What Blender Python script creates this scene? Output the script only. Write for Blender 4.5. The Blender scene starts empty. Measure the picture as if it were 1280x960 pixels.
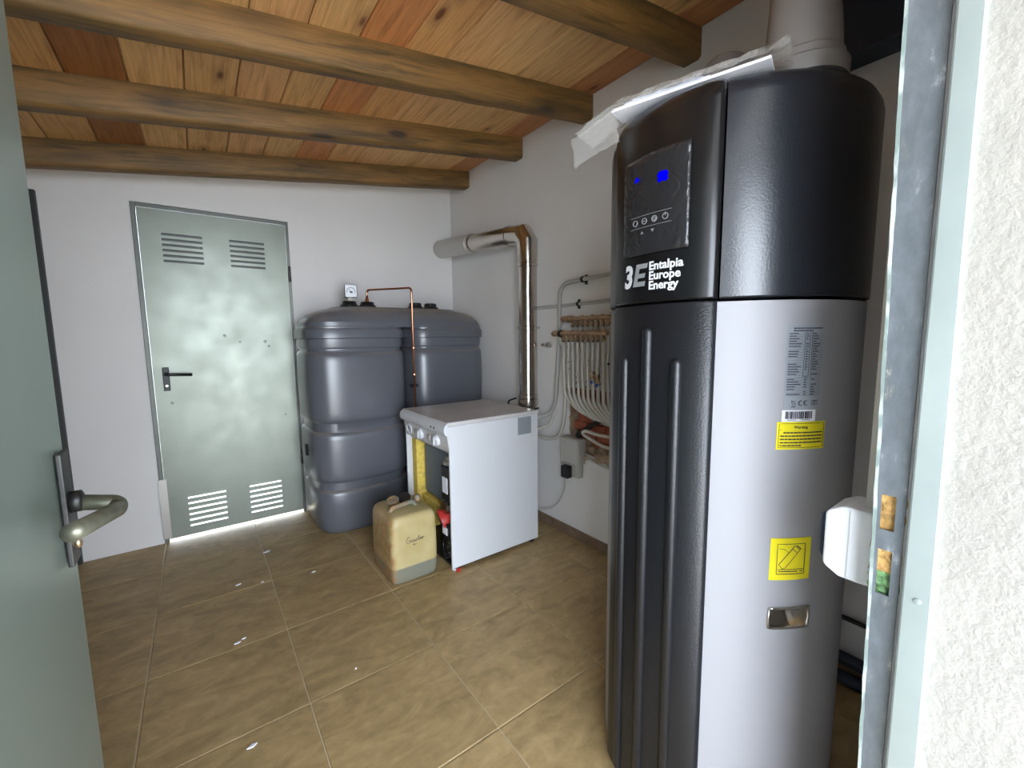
import bpy, bmesh, math, random
from mathutils import Vector, Matrix
random.seed(7)
C = bpy.context.scene.collection
R = math.radians
# ---------------------------------------------------------------- camera
cd = bpy.data.cameras.new('camera'); cam = bpy.data.objects.new('camera', cd); C.objects.link(cam)
cd.sensor_width = 36; cd.lens = 36*529.94/1280; cd.clip_start = .02
yaw, pit, rol = R(36.415), R(6.389), R(-.603)
F = Vector((math.sin(yaw)*math.cos(pit), math.cos(yaw)*math.cos(pit), -math.sin(pit)))
Rt = Vector((math.cos(yaw), -math.sin(yaw), 0)); Up = Rt.cross(F)
R2 = Rt*math.cos(rol)+Up*math.sin(rol); U2 = Up*math.cos(rol)-Rt*math.sin(rol)
m = Matrix((R2, U2, -F)).transposed().to_4x4(); m.translation = (-1.783, -3.258, 1.236)
cam.matrix_world = m
bpy.context.scene.camera = cam
# ---------------------------------------------------------------- daylight
W = bpy.data.worlds.new('sky'); bpy.context.scene.world = W; W.use_nodes = True
wn = W.node_tree.nodes; bg = wn['Background']
bg.inputs[0].default_value = (.80, .89, 1, 1); bg.inputs[1].default_value = 3.0   # hazy white sky
sl = bpy.data.lights.new('sun', 'SUN'); sl.energy = 7; sl.angle = R(1); sl.color = (1, .96, .9)
so = bpy.data.objects.new('sun', sl); C.objects.link(so)
so.rotation_euler = Vector((-.30, .42, -.86)).to_track_quat('-Z', 'Y').to_euler()
def portal(x, y, z, sx, sz, rot):
    l = bpy.data.lights.new('portal', 'AREA'); l.shape = 'RECTANGLE'; l.size = sx; l.size_y = sz; l.cycles.is_portal = True
    o = bpy.data.objects.new('portal', l); C.objects.link(o); o.location = (x, y, z); o.rotation_euler = rot
portal(-1.48, -3.42, 1.03, .98, 2.06, (R(90), 0, 0))
vs = bpy.context.scene.view_settings
vs.view_transform = 'Standard'; vs.look = 'None'; vs.gamma = 1; vs.exposure = 2.55

# ---------------------------------------------------------------- materials
class NT:
    def __init__(s, name):
        s.m = bpy.data.materials.new(name); s.m.use_nodes = True
        s.t = s.m.node_tree; s.b = s.t.nodes['Principled BSDF']
    def n(s, ty, **k):
        x = s.t.nodes.new('ShaderNode'+ty)
        for a, v in k.items():
            if hasattr(x, a): setattr(x, a, v)
            else: x.inputs[a.replace('_', ' ')].default_value = v
        return x
    def l(s, a, b): s.t.links.new(a, b)
    def ramp(s, fac, stops):
        r = s.n('ValToRGB'); s.l(fac, r.inputs[0]); e = r.color_ramp.elements
        while len(e) < len(stops): e.new(.5)
        for q, (p, c) in zip(e, stops):
            q.position = p; q.color = (*c, 1) if len(c) == 3 else c
        return r
    def coord(s, sc=(1, 1, 1), rnd=False, rot=(0, 0, 0), gen='Object'):
        tc = s.n('TexCoord'); mp = s.n('Mapping'); mp.inputs['Scale'].default_value = sc; mp.inputs['Rotation'].default_value = rot
        s.l(tc.outputs[gen], mp.inputs[0])
        if rnd:
            oi = s.n('ObjectInfo'); mu = s.n('Math', operation='MULTIPLY'); mu.inputs[1].default_value = 37
            s.l(oi.outputs['Random'], mu.inputs[0]); cb = s.n('CombineXYZ')
            for i in range(3): s.l(mu.outputs[0], cb.inputs[i])
            s.l(cb.outputs[0], mp.inputs['Location'])
        return mp.outputs[0]
    def noise(s, v, scale, detail=4, rough=.5, dist=0):
        x = s.n('TexNoise'); s.l(v, x.inputs['Vector']); x.inputs['Scale'].default_value = scale
        x.inputs['Detail'].default_value = detail; x.inputs['Roughness'].default_value = rough; x.inputs['Distortion'].default_value = dist
        return x.outputs['Fac']
    def mix(s, f, a, b, bt='MIX'):
        x = s.n('Mix'); x.data_type = 'RGBA'; x.blend_type = bt
        for v, i in ((f, 0), (a, 6), (b, 7)):
            if isinstance(v, (int, float)): x.inputs[i].default_value = v
            elif isinstance(v, tuple): x.inputs[i].default_value = (*v, 1)
            else: s.l(v, x.inputs[i])
        return x.outputs[2]
    def bump(s, h, st, d=.01):
        x = s.n('Bump'); x.inputs['Strength'].default_value = st; x.inputs['Distance'].default_value = d
        s.l(h, x.inputs['Height']); s.l(x.outputs[0], s.b.inputs['Normal'])
def mat(name, col, rough=.5, metal=0, noise=0, nscale=20, bump=0, bscale=60, **k):
    q = NT(name); q.b.inputs['Roughness'].default_value = rough; q.b.inputs['Metallic'].default_value = metal
    v = q.coord()
    if noise:
        nf = q.noise(v, nscale, 5)
        q.l(q.ramp(nf, [(.3, tuple(c*(1-noise) for c in col)), (.7, tuple(min(1, c*(1+noise)) for c in col))]).outputs[0], q.b.inputs['Base Color'])
    else: q.b.inputs['Base Color'].default_value = (*col, 1)
    if bump: q.bump(q.noise(v, bscale, 3), bump)
    for a, b in k.items(): q.b.inputs[a.replace('_', ' ')].default_value = b
    return q.m
def plaster(name, a, b, st, sc):
    q = NT(name); v = q.coord()
    q.l(q.ramp(q.noise(v, 1.3, 4), [(.3, a), (.7, b)]).outputs[0], q.b.inputs['Base Color'])
    q.b.inputs['Roughness'].default_value = .85; q.bump(q.noise(v, sc, 6, .6), st, .01); return q.m
def wood(name, base, dark, knot, sc, ksc, tint=False, kth=.10, rough=.62):
    q = NT(name); v = q.coord(sc, True)
    n1 = q.noise(v, 3.0, 6, .6, .6); c = q.ramp(n1, [(.25, dark), (.5, base), (.8, tuple(min(1, x*1.18) for x in base))]).outputs[0]
    fine = q.noise(q.coord(tuple(x*(.4 if x < 2 else 3) for x in sc), True), 5, 4, .7)
    c = q.mix(.55, c, q.ramp(fine, [(.32, (.50, .42, .34)), (.62, (1, 1, 1))]).outputs[0], 'MULTIPLY')
    vo = q.n('TexVoronoi'); q.l(q.coord(ksc, True), vo.inputs['Vector']); vo.inputs['Scale'].default_value = 1
    kr = q.ramp(vo.outputs['Distance'], [(kth*.55, (1, 1, 1)), (kth, (.35, .35, .35)), (kth*2.2, (0, 0, 0))])
    c = q.mix(kr.outputs[0], c, knot)
    if not tint:
        c = q.mix(q.ramp(q.noise(q.coord((.8, 5, 5), True), 2.2, 5, .65), [(.45, (0, 0, 0)), (.72, (.8, .8, .8))]).outputs[0], c, dark)
    if tint:
        oi = q.n('ObjectInfo'); c = q.mix(1.0, c, oi.outputs['Color'], 'MULTIPLY')
    q.l(c, q.b.inputs['Base Color']); q.b.inputs['Roughness'].default_value = rough
    q.bump(fine, .15, .004); return q.m
def metalsheet(name, a, b, rough, sc=1.6, metal=.85, dents=False):
    q = NT(name); v = q.coord(); n = q.noise(v, sc, 6, .6)
    q.l(q.ramp(n, [(.3, a), (.7, b)]).outputs[0], q.b.inputs['Base Color']); q.b.inputs['Metallic'].default_value = metal
    rr = q.ramp(q.noise(v, 7, 4), [(.3, (rough-.03,)*3), (.7, (rough+.05,)*3)]); q.l(rr.outputs[0], q.b.inputs['Roughness'])
    q.bump(q.noise(v, 1.6, 1), .10, .03); return q.m
M = {}
M['wall'] = plaster('white_plaster', (.77, .755, .745), (.83, .82, .81), .12, 60)
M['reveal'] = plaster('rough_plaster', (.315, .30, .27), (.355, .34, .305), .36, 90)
M['grout'] = mat('grout', (.62, .53, .37), .9)
M['ground'] = mat('concrete_ground', (.32, .31, .29), .9, noise=.15, nscale=3)
q = NT('slate_tile'); v = q.coord((1, 2.2, 1), True, (0, 0, .6))
n1 = q.noise(v, 5, 8, .68, .9); n2 = q.noise(q.coord((1, 1, 1), True), 26, 6, .7)
c = q.ramp(n1, [(.28, (.29, .205, .095)), (.5, (.45, .32, .155)), (.72, (.58, .42, .215))]).outputs[0]
c = q.mix(.45, c, q.ramp(n2, [(.3, (.6, .58, .5)), (.7, (1.0, .98, .95))]).outputs[0], 'MULTIPLY')
q.l(c, q.b.inputs['Base Color']); q.b.inputs['Roughness'].default_value = .5; q.bump(n1, .25, .006); M['tile'] = q.m
M['blocker'] = mat('dark_shade_blocker', (.07, .05, .035), .8, noise=.3)  # kept dark so the added wall and roof bounce little light
M['baseboard'] = mat('brown_baseboard', (.22, .15, .10), .5, noise=.2)
M['board'] = wood('pine_board', (.92, .59, .28), (.60, .33, .13), (.22, .09, .04), (14, 1.1, 14), (6, 2.2, 6), True, .10)
M['beam'] = wood('treated_beam', (.27, .145, .042), (.060, .044, .016), (.05, .03, .018), (1.1, 13, 13), (2.2, 6, 6), False, .15, .62)
M['door'] = metalsheet('galvanised_sheet', (.23, .25, .215), (.31, .335, .29), .42, 1.6, .7)
M['doorframe'] = metalsheet('dull_steel', (.13, .14, .13), (.22, .23, .21), .5)
M['leaf'] = metalsheet('green_grey_sheet', (.15, .19, .165), (.18, .225, .195), .26, .8, .45)
q = NT('entrance_leaf_sheet'); q.l(q.ramp(q.noise(q.coord(), 1.2, 3), [(.3, (.19, .235, .205)), (.7, (.22, .265, .235))]).outputs[0], q.b.inputs['Base Color']); q.b.inputs['Metallic'].default_value = .4; q.b.inputs['Roughness'].default_value = .33; M['leaf'] = q.m
M['black_iron'] = mat('black_iron', (.012, .012, .012), .4)
M['oldsteel'] = mat('tarnished_steel', (.16, .16, .12), .4, .7, noise=.3, nscale=30)
M['dark_steel'] = mat('dark_frame_paint', (.03, .033, .033), .5)
q = NT('peeling_jamb'); v = q.coord((1, 1, .45)); n = q.noise(v, 16, 8, .7); n2 = q.noise(v, 90, 4)
c = q.ramp(n, [(.36, (.42, .45, .48)), (.41, (.20, .225, .25)), (.56, (.15, .17, .19)), (.62, (.20, .215, .215)), (.66, (.42, .44, .41))]).outputs[0]
c = q.mix(.3, c, q.ramp(n2, [(.35, (.7, .7, .7)), (.65, (1, 1, 1))]).outputs[0], 'MULTIPLY')
q.l(c, q.b.inputs['Base Color']); q.b.inputs['Roughness'].default_value = .42; q.b.inputs['Metallic'].default_value = .35; q.bump(n, .3, .004); M['jamb'] = q.m
q = NT('painted_edge'); n = q.noise(q.coord((1, 1, .6)), 40, 5)
q.l(q.ramp(n, [(.42, (.50, .55, .53)), (.55, (.24, .30, .28))]).outputs[0], q.b.inputs['Base Color']); M['edge'] = q.m
M['jamb2'] = metalsheet('pale_frame_sheet', (.30, .35, .34), (.40, .45, .44), .38, 3, .4)
M['foam'] = mat('brown_foam', (.55, .33, .11), .7, noise=.4, nscale=60, bump=.6, bscale=90)
M['foam_green'] = mat('green_wad', (.15, .30, .12), .6, noise=.6, nscale=90, bump=.6, bscale=90)
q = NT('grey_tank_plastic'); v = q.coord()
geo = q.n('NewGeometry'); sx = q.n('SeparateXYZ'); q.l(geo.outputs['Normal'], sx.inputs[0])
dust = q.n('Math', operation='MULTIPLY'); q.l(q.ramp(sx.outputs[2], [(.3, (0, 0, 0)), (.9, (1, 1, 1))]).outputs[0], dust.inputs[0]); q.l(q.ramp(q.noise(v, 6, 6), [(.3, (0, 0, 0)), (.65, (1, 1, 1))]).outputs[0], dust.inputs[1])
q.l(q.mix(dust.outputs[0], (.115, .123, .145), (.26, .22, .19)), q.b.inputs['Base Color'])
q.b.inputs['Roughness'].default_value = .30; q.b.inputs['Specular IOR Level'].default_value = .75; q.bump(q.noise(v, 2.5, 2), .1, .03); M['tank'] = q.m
M['black'] = mat('black_plastic', (.012, .012, .013), .42)
q = NT('textured_black_shell'); v = q.coord(); q.b.inputs['Base Color'].default_value = (.010, .013, .020, 1); q.b.inputs['Specular IOR Level'].default_value = .85
q.b.inputs['Roughness'].default_value = .30; q.bump(q.noise(v, 240, 2), .14, .002); M['shell'] = q.m
M['panel'] = mat('grained_black_panel', (.008, .009, .012), .36, bump=.12, bscale=240)
M['fascia'] = mat('smooth_black_fascia', (.006, .006, .007), .27)
M['gloss'] = mat('black_glass', (.004, .004, .005), .06)
M['silver'] = mat('silver_jacket', (.34, .34, .365), .58, .12, bump=.03, bscale=400)
M['chrome'] = mat('chrome', (.62, .60, .58), .12, 1, bump=.05, bscale=8)
M['flue'] = mat('stainless_flue', (.60, .55, .50), .16, 1, bump=.06, bscale=9)
M['alu'] = mat('matte_aluminium', (.55, .53, .50), .38, .85)
M['copper'] = mat('copper', (.80, .36, .22), .22, 1)
M['brass'] = mat('brass', (.58, .42, .27), .34, .9, noise=.3, nscale=40)
M['nickel'] = mat('nickel', (.65, .62, .58), .25, 1)
M['pex'] = mat('white_pipe', (.60, .58, .53), .45)
M['pexgrey'] = mat('grey_pipe', (.47, .47, .45), .45)
M['white'] = mat('white_enamel', (.70, .72, .76), .28)
M['topw'] = mat('dusty_white_enamel', (.64, .62, .62), .35, noise=.12, nscale=5)
M['yellowwool'] = mat('yellow_insulation', (.78, .58, .12), .95, noise=.2, nscale=40, bump=.5, bscale=120)
M['bluegrey'] = mat('blue_grey_casting', (.16, .20, .24), .4, .2)
M['red'] = mat('red_plastic', (.42, .03, .025), .35)
M['greyplastic'] = mat('pale_grey_plastic', (.46, .45, .42), .5)
M['duct'] = mat('grey_duct', (.24, .22, .21), .55, bump=.08, bscale=30)
M['navy'] = mat('navy_lagging', (.018, .030, .055), .5)
M['brick'] = mat('red_brick', (.36, .10, .055), .9, noise=.25, nscale=30, bump=.5, bscale=50)
M['mortar'] = mat('rough_mortar', (.36, .27, .18), .95, noise=.3, nscale=25, bump=.8, bscale=40)
M['paper'] = mat('paper', (.82, .83, .90), .7)
M['yellow'] = mat('yellow_sticker', (.86, .74, .02), .4)
M['greysticker'] = mat('grey_sticker', (.30, .33, .37), .45)
M['ink'] = mat('ink', (.03, .03, .05), .6)
M['palegrey'] = mat('pale_ink', (.25, .26, .27), .5)
M['whiteink'] = mat('white_ink', (.62, .63, .66), .5)
M['bluecap'] = mat('blue_plastic', (.02, .06, .35), .4)
q = NT('clear_film'); q.b.inputs['Roughness'].default_value = .15; q.b.inputs['Base Color'].default_value = (.8, .8, .78, 1); q.bump(q.noise(q.coord(), 24, 3, .6), .6, .01)
tr = q.n('BsdfTransparent'); mx = q.n('MixShader'); lw = q.n('LayerWeight'); lw.inputs[0].default_value = .35; fa = q.n('Math', operation='MULTIPLY_ADD'); fa.inputs[1].default_value = .35; fa.inputs[2].default_value = .06
q.l(lw.outputs['Facing'], fa.inputs[0]); q.l(fa.outputs[0], mx.inputs[0]); q.l(tr.outputs[0], mx.inputs[1]); q.l(q.b.outputs[0], mx.inputs[2]); q.l(mx.outputs[0], q.t.nodes['Material Output'].inputs[0]); M['film'] = q.m
q = NT('display_film'); q.b.inputs['Base Color'].default_value = (.02, .02, .022, 1); q.b.inputs['Roughness'].default_value = .12
q.bump(q.noise(q.coord(), 17, 4, .6, 1.5), .9, .006); M['dfilm'] = q.m
q = NT('blue_led'); q.b.inputs['Base Color'].default_value = (0, 0, .1, 1); q.b.inputs['Emission Color'].default_value = (0, 0, 1, 1); q.b.inputs['Emission Strength'].default_value = .25; q.b.inputs['Specular IOR Level'].default_value = 0; M['led'] = q.m
# canister: translucent yellowed plastic, fuel level seen through the wall
q = NT('yellowed_canister'); tc = q.n('TexCoord'); sx = q.n('SeparateXYZ'); q.l(tc.outputs['Object'], sx.inputs[0])
n = q.noise(tc.outputs['Object'], 9, 6); c = q.ramp(n, [(.3, (.45, .35, .15)), (.7, (.55, .46, .24))]).outputs[0]
lv = q.ramp(sx.outputs[2], [(.082, (1, 1, 1)), (.088, (0, 0, 0))])
c = q.mix(lv.outputs[0], c, (.22, .22, .17))
st = q.n('Math', operation='MULTIPLY'); q.l(q.ramp(sx.outputs[0], [(.004, (1, 1, 1)), (.03, (0, 0, 0))]).outputs[0], st.inputs[0]); q.l(q.ramp(q.noise(tc.outputs['Object'], 22, 6, .7), [(.4, (0, 0, 0)), (.6, (1, 1, 1))]).outputs[0], st.inputs[1])
c = q.mix(st.outputs[0], c, (.42, .21, .08))
q.l(c, q.b.inputs['Base Color']); q.b.inputs['Roughness'].default_value = .42; q.b.inputs['Subsurface Weight'].default_value = .15; q.b.inputs['Subsurface Scale'].default_value = .02; M['canister'] = q.m

# ---------------------------------------------------------------- helpers
def wloc(o):
    v = Vector((0, 0, 0))
    while o: v += o.location; o = o.parent
    return v
def obj(name, bm, mt, parent=None, smooth=False, origin=None, bevel=0, kind=None):
    """link a bmesh given in world coordinates as one object; origin defaults to its foot"""
    bmesh.ops.recalc_face_normals(bm, faces=bm.faces[:])
    if origin is None:
        xs = [v.co for v in bm.verts]
        origin = Vector(((min(c.x for c in xs)+max(c.x for c in xs))/2, (min(c.y for c in xs)+max(c.y for c in xs))/2, min(c.z for c in xs)))
    origin = Vector(origin)
    bmesh.ops.translate(bm, verts=bm.verts, vec=-origin)
    me = bpy.data.meshes.new(name); bm.to_mesh(me); bm.free()
    if smooth:
        me.shade_smooth()
        if smooth is not True: 
            me.set_sharp_from_angle(angle=R(smooth))
    mts = mt if isinstance(mt, (list, tuple)) else [mt]
    for x in mts: me.materials.append(x)
    o = bpy.data.objects.new(name, me); C.objects.link(o)
    if parent: o.parent = parent; o.location = origin-wloc(parent)
    else: o.location = origin
    if bevel:
        b = o.modifiers.new('bevel', 'BEVEL'); b.width = bevel; b.segments = 2; b.limit_method = 'ANGLE'
    if kind: o['kind'] = kind
    return o
def thing(name, label, cat, loc, group=None, kind=None):
    o = bpy.data.objects.new(name, None); C.objects.link(o); o.location = loc; o.empty_display_size = .05
    o['label'] = label; o['category'] = cat
    if group: o['group'] = group
    if kind: o['kind'] = kind
    return o
def tag(o, label, cat, group=None, kind=None):
    o['label'] = label; o['category'] = cat
    if group: o['group'] = group
    if kind: o['kind'] = kind
    return o
def B(): return bmesh.new()
def box(bm, x0, x1, y0, y1, z0, z1):
    v = [bm.verts.new((x, y, z)) for x in (x0, x1) for y in (y0, y1) for z in (z0, z1)]
    for f in ((0, 1, 3, 2), (4, 6, 7, 5), (0, 4, 5, 1), (2, 3, 7, 6), (0, 2, 6, 4), (1, 5, 7, 3)): bm.faces.new([v[i] for i in f])
    return bm
def boxm(*a): return box(B(), *a)
def loft(bm, rings, close=True, caps=True):
    L = [[bm.verts.new(p) for p in r] for r in rings]
    n = len(L[0])
    for a, b in zip(L, L[1:]):
        for i in range(n if close else n-1):
            j = (i+1) % n; bm.faces.new((a[i], a[j], b[j], b[i]))
    if caps:
        bm.faces.new(L[0]); bm.faces.new(L[-1])
    return bm
def circ(c, r, u, w, n): return [Vector(c)+u*(r*math.cos(2*math.pi*k/n))+w*(r*math.sin(2*math.pi*k/n)) for k in range(n)]
def fillet(pts, rad, n=6):
    pts = [Vector(p) for p in pts]
    if not rad: return pts
    out = [pts[0]]
    for a, b, c in zip(pts, pts[1:], pts[2:]):
        d1 = (a-b); d2 = (c-b); l = min(rad, d1.length*.48, d2.length*.48)
        p, e = b+d1.normalized()*l, b+d2.normalized()*l
        for k in range(n+1):
            t = k/n; out.append(p*(1-t)**2+b*2*t*(1-t)+e*t*t)
    out.append(pts[-1]); return out
def spline(pts, n=6):
    P = [Vector(p) for p in pts]; P = [P[0]*2-P[1]]+P+[P[-1]*2-P[-2]]; out = []
    for i in range(1, len(P)-2):
        for k in range(n):
            t = k/n; a, b, c, d = P[i-1:i+3]
            out.append(.5*((2*b)+(c-a)*t+(2*a-5*b+4*c-d)*t*t+(3*b-a-3*c+d)*t**3))
    out.append(P[-2]); return out
def tube(bm, pts, r, seg=10):
    pts = [Vector(p) for p in pts]; rs = r if isinstance(r, (list, tuple)) else [r]*len(pts)
    rings = []; t0 = (pts[1]-pts[0]).normalized(); u = t0.orthogonal().normalized()
    for i, p in enumerate(pts):
        t = (pts[min(i+1, len(pts)-1)]-pts[max(i-1, 0)]).normalized()
        u = (u-t*u.dot(t)).normalized(); w = t.cross(u)
        rings.append(circ(p, rs[i], u, w, seg))
    return loft(bm, rings)
def tubem(*a, **k): return tube(B(), *a, **k)
def lathe(bm, c, prof, seg=24, axis='z', ang=None):
    """prof: (radius, height) pairs along axis from point c"""
    ax = {'z': Vector((0, 0, 1)), 'x': Vector((1, 0, 0)), 'y': Vector((0, 1, 0))}[axis] if isinstance(axis, str) else Vector(axis).normalized()
    u = ax.orthogonal().normalized(); w = ax.cross(u)
    return loft(bm, [circ(Vector(c)+ax*h, max(r, 1e-4), u, w, seg) for r, h in prof])
def sup(cx, cy, a, b, z, n=3.5, seg=64, s=1):
    out = []
    for k in range(seg):
        t = 2*math.pi*k/seg; ct, st = math.cos(t), math.sin(t)
        out.append(Vector((cx+a*s*math.copysign(abs(ct)**(2/n), ct), cy+b*s*math.copysign(abs(st)**(2/n), st), z)))
    return out
def slab(us, vs, holes, t0, t1, f):
    """wall-like plate on the grid us x vs minus holes (u0,u1,v0,v1); f maps (u,v,t) to a point"""
    us = sorted(set(us+[h[i] for h in holes for i in (0, 1)])); vs = sorted(set(vs+[h[i] for h in holes for i in (2, 3)]))
    bm = B(); c = {}
    def V(i, j, t):
        k = (i, j, t)
        if k not in c: c[k] = bm.verts.new(f(us[i], vs[j], t1 if t else t0))
        return c[k]
    def solid(i, j):
        if i < 0 or j < 0 or i >= len(us)-1 or j >= len(vs)-1: return False
        mu, mv = (us[i]+us[i+1])/2, (vs[j]+vs[j+1])/2
        return not any(h[0] < mu < h[1] and h[2] < mv < h[3] for h in holes)
    for i in range(len(us)-1):
        for j in range(len(vs)-1):
            if not solid(i, j): continue
            for t in (0, 1): bm.faces.new((V(i, j, t), V(i+1, j, t), V(i+1, j+1, t), V(i, j+1, t)))
            if not solid(i-1, j): bm.faces.new((V(i, j, 0), V(i, j+1, 0), V(i, j+1, 1), V(i, j, 1)))
            if not solid(i+1, j): bm.faces.new((V(i+1, j, 0), V(i+1, j+1, 0), V(i+1, j+1, 1), V(i+1, j, 1)))
            if not solid(i, j-1): bm.faces.new((V(i, j, 0), V(i+1, j, 0), V(i+1, j, 1), V(i, j, 1)))
            if not solid(i, j+1): bm.faces.new((V(i, j+1, 0), V(i+1, j+1, 0), V(i+1, j+1, 1), V(i, j+1, 1)))
    return bm
def textbm(body, size, off=0, shear=0, space=1):
    cu = bpy.data.curves.new('t', 'FONT'); cu.body = body; cu.size = size; cu.offset = off; cu.shear = shear; cu.extrude = .0004; cu.resolution_u = 3; cu.space_line = space
    o = bpy.data.objects.new('t', cu); C.objects.link(o); me = o.to_mesh(); bm = B(); bm.from_mesh(me); o.to_mesh_clear()
    bpy.data.objects.remove(o); bpy.data.curves.remove(cu); return bm
def remap(bm, f):
    for v in bm.verts: v.co = Vector(f(v.co))
    return bm

# ---------------------------------------------------------------- the room
XL, YF, YFO = -3.3, -3.10, -3.42
SL = .145; CA = -math.atan(SL)
def cz(x): return 2.503+SL*x
obj('ground', boxm(-9, 7, -12, 9, -.30, -.06), M['ground'], kind='structure')
fl = obj('floor', boxm(XL, 0, YFO, 0.2, -.06, -.004), M['grout'], origin=(0, 0, -.06), kind='structure')
tc_ = {}
for i in range(-4, 4):
    for j in range(-4, 4):
        x0, x1 = -1.563+.46*i, -1.563+.46*(i+1); y0, y1 = -1.785+.4625*j, -1.785+.4625*(j+1)
        x0, x1, y0, y1 = max(x0, XL), min(x1, 0), max(y0, YF-.02), min(y1, 0)
        if x1-x0 < .02 or y1-y0 < .02: continue
        k = (round(x1-x0, 3), round(y1-y0, 3))
        if k not in tc_:
            bm = boxm(0, k[0]-.004, 0, k[1]-.004, -.012, 0); me = bpy.data.meshes.new('tile')
            bmesh.ops.bevel(bm, geom=[e for e in bm.edges if all(v.co.z > -.001 for v in e.verts)], offset=.002, segments=1, affect='EDGES')
            bm.to_mesh(me); bm.free(); me.materials.append(M['tile']); tc_[k] = me
        o = bpy.data.objects.new('tile', tc_[k]); C.objects.link(o); o.parent = fl; o.location = Vector((x0+.002, y0+.002, random.uniform(-.0006, .0004)))-wloc(fl)
obj('floor_threshold', boxm(-2.0, -.98, YFO, YF-.022, -.004, 0), M['ground'], kind='structure')
# added unseen wall and roof behind the camera, put there to shade the reveal
obj('wall_added_shade', boxm(-2.6, -2.4, -3.95, YFO-.001, -.06, 2.6), M['blocker'], kind='structure')
obj('roof_added_shade', boxm(-2.399, .4, -5.4, YFO-.001, 2.25, 2.33), M['blocker'], kind='structure')
# back wall with door opening(s)
DX0, DX1, DH = -2.03, -1.236, 2.015
E3 = (-3.20, -2.39, 0, 2.0)
obj('wall_back', slab([XL-.2, .2], [-.06, 2.62], [(DX0, DX1, -.06, DH)], 0, .2, lambda u, v, t: (u, t, v)), M['wall'], kind='structure')
obj('wall_left', slab([YFO, 0], [-.06, 2.62], [], XL-.2, XL, lambda u, v, t: (t, u, v)), M['wall'], kind='structure')
NY0, NY1, NZ0, NZ1 = -1.97, -1.415, .52, .93
wr = obj('wall_right', slab([YFO, 0], [-.06, 2.62], [(NY0, NY1, NZ0, NZ1)], 0, .2, lambda u, v, t: (t, u, v)), M['wall'], origin=(0, 0, 0), kind='structure')
obj('wall_front', slab([XL-.2, .2], [-.06, 2.62], [(-1.995, -.985, -.06, 2.06)], YFO, YF, lambda u, v, t: (u, t, v)), M['wall'], kind='structure')
# rough reveal plaster on the outer part of the doorway side
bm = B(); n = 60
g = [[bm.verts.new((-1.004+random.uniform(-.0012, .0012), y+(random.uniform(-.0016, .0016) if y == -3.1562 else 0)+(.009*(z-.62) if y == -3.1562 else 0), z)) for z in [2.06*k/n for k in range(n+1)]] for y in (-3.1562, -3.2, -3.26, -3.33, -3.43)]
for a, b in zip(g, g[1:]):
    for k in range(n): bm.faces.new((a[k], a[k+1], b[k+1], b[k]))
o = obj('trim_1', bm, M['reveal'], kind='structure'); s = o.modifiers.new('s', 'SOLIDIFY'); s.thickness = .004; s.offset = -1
for side, (x0, x1) in (('baseboard_right', (-.012, 0)),):
    y = -.02
    root = None
    yy = [-3.08, -2.65, -2.2, -1.75, -1.3, -.85, -.4, -.01]
    root = bpy.data.objects.new(side, None); C.objects.link(root); root['kind'] = 'structure'
    for a, b in zip(yy, yy[1:]): obj('skirting_tile', boxm(x0, x1, a+.0015, b-.0015, 0, .062), M['baseboard'], root, bevel=.002)
root = bpy.data.objects.new('baseboard_back', None); C.objects.link(root); root['kind'] = 'structure'
xx = [-1.18, -.73, -.3, -.013]
for a, b in zip(xx, xx[1:]): obj('skirting_tile', boxm(a+.0015, b-.0015, -.012, 0, 0, .062), M['baseboard'], root, bevel=.002)
# ceiling: deck, pine boards, beams
LB = 3.36
ce = obj('ceiling', boxm(-LB, .01, YFO, .02, .022, .07), M['board'], origin=(0, 0, 0), kind='structure')
ce.location = (0, 0, 2.503); ce.rotation_euler = (0, CA, 0)
bw = .1765; bm = boxm(-bw+.002, -.002, YFO+.01, 0, 0, .02); me = bpy.data.meshes.new('board')
bmesh.ops.bevel(bm, geom=[e for e in bm.edges if all(abs(v.co.z) < .001 for v in e.verts) and abs(e.verts[0].co.x-e.verts[1].co.x) < .001], offset=.004, segments=1, affect='EDGES')
bm.to_mesh(me); bm.free(); me.materials.append(M['board'])
tints = {0: (.66, .46, .38), 6: (.82, .54, .42), 11: (.42, .26, .16), 2: (.95, .93, .85), 4: (1, .9, .85), 8: (.92, .82, .78), 9: (.86, .80, .70), 5: (.95, .8, .66), 3: (1, .97, .9), 12: (.8, .7, .55)}
for i in range(19):
    o = bpy.data.objects.new('board', me); C.objects.link(o); o.parent = ce; o.location = (-i*bw, 0, 0)
    c = tints.get(i, (.93, .86, .76)); o.color = (*c, 1)
for yb in (-.312, -.985, -1.592, -2.197, -2.80):
    w, h = .088, .118; ring = []
    for a, (py, pz) in enumerate(((yb, 0), (yb, -h), (yb+w, -h), (yb+w, 0))): ring.append((py, pz))
    prof = [(yb, -.0005), (yb, -h+.012), (yb+.006, -h+.004), (yb+.012, -h), (yb+w-.012, -h), (yb+w-.006, -h+.004), (yb+w, -h+.012), (yb+w, -.0005)]
    rings = []
    for k in range(29):
        x = -LB*k/28; wob = [random.uniform(-.0015, .0015) for _ in range(2)]
        rings.append([Vector((x, p[0]+wob[0], p[1]+(wob[1] if p[1] < -.01 else 0))) for p in prof])
    bm = loft(B(), rings); bmesh.ops.recalc_face_normals(bm, faces=bm.faces[:])
    me = bpy.data.meshes.new('beam'); bm.to_mesh(me); bm.free(); me.shade_smooth(); me.set_sharp_from_angle(angle=R(40)); me.materials.append(M['beam'])
    o = bpy.data.objects.new('beam', me); C.objects.link(o); o.parent = ce

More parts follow.
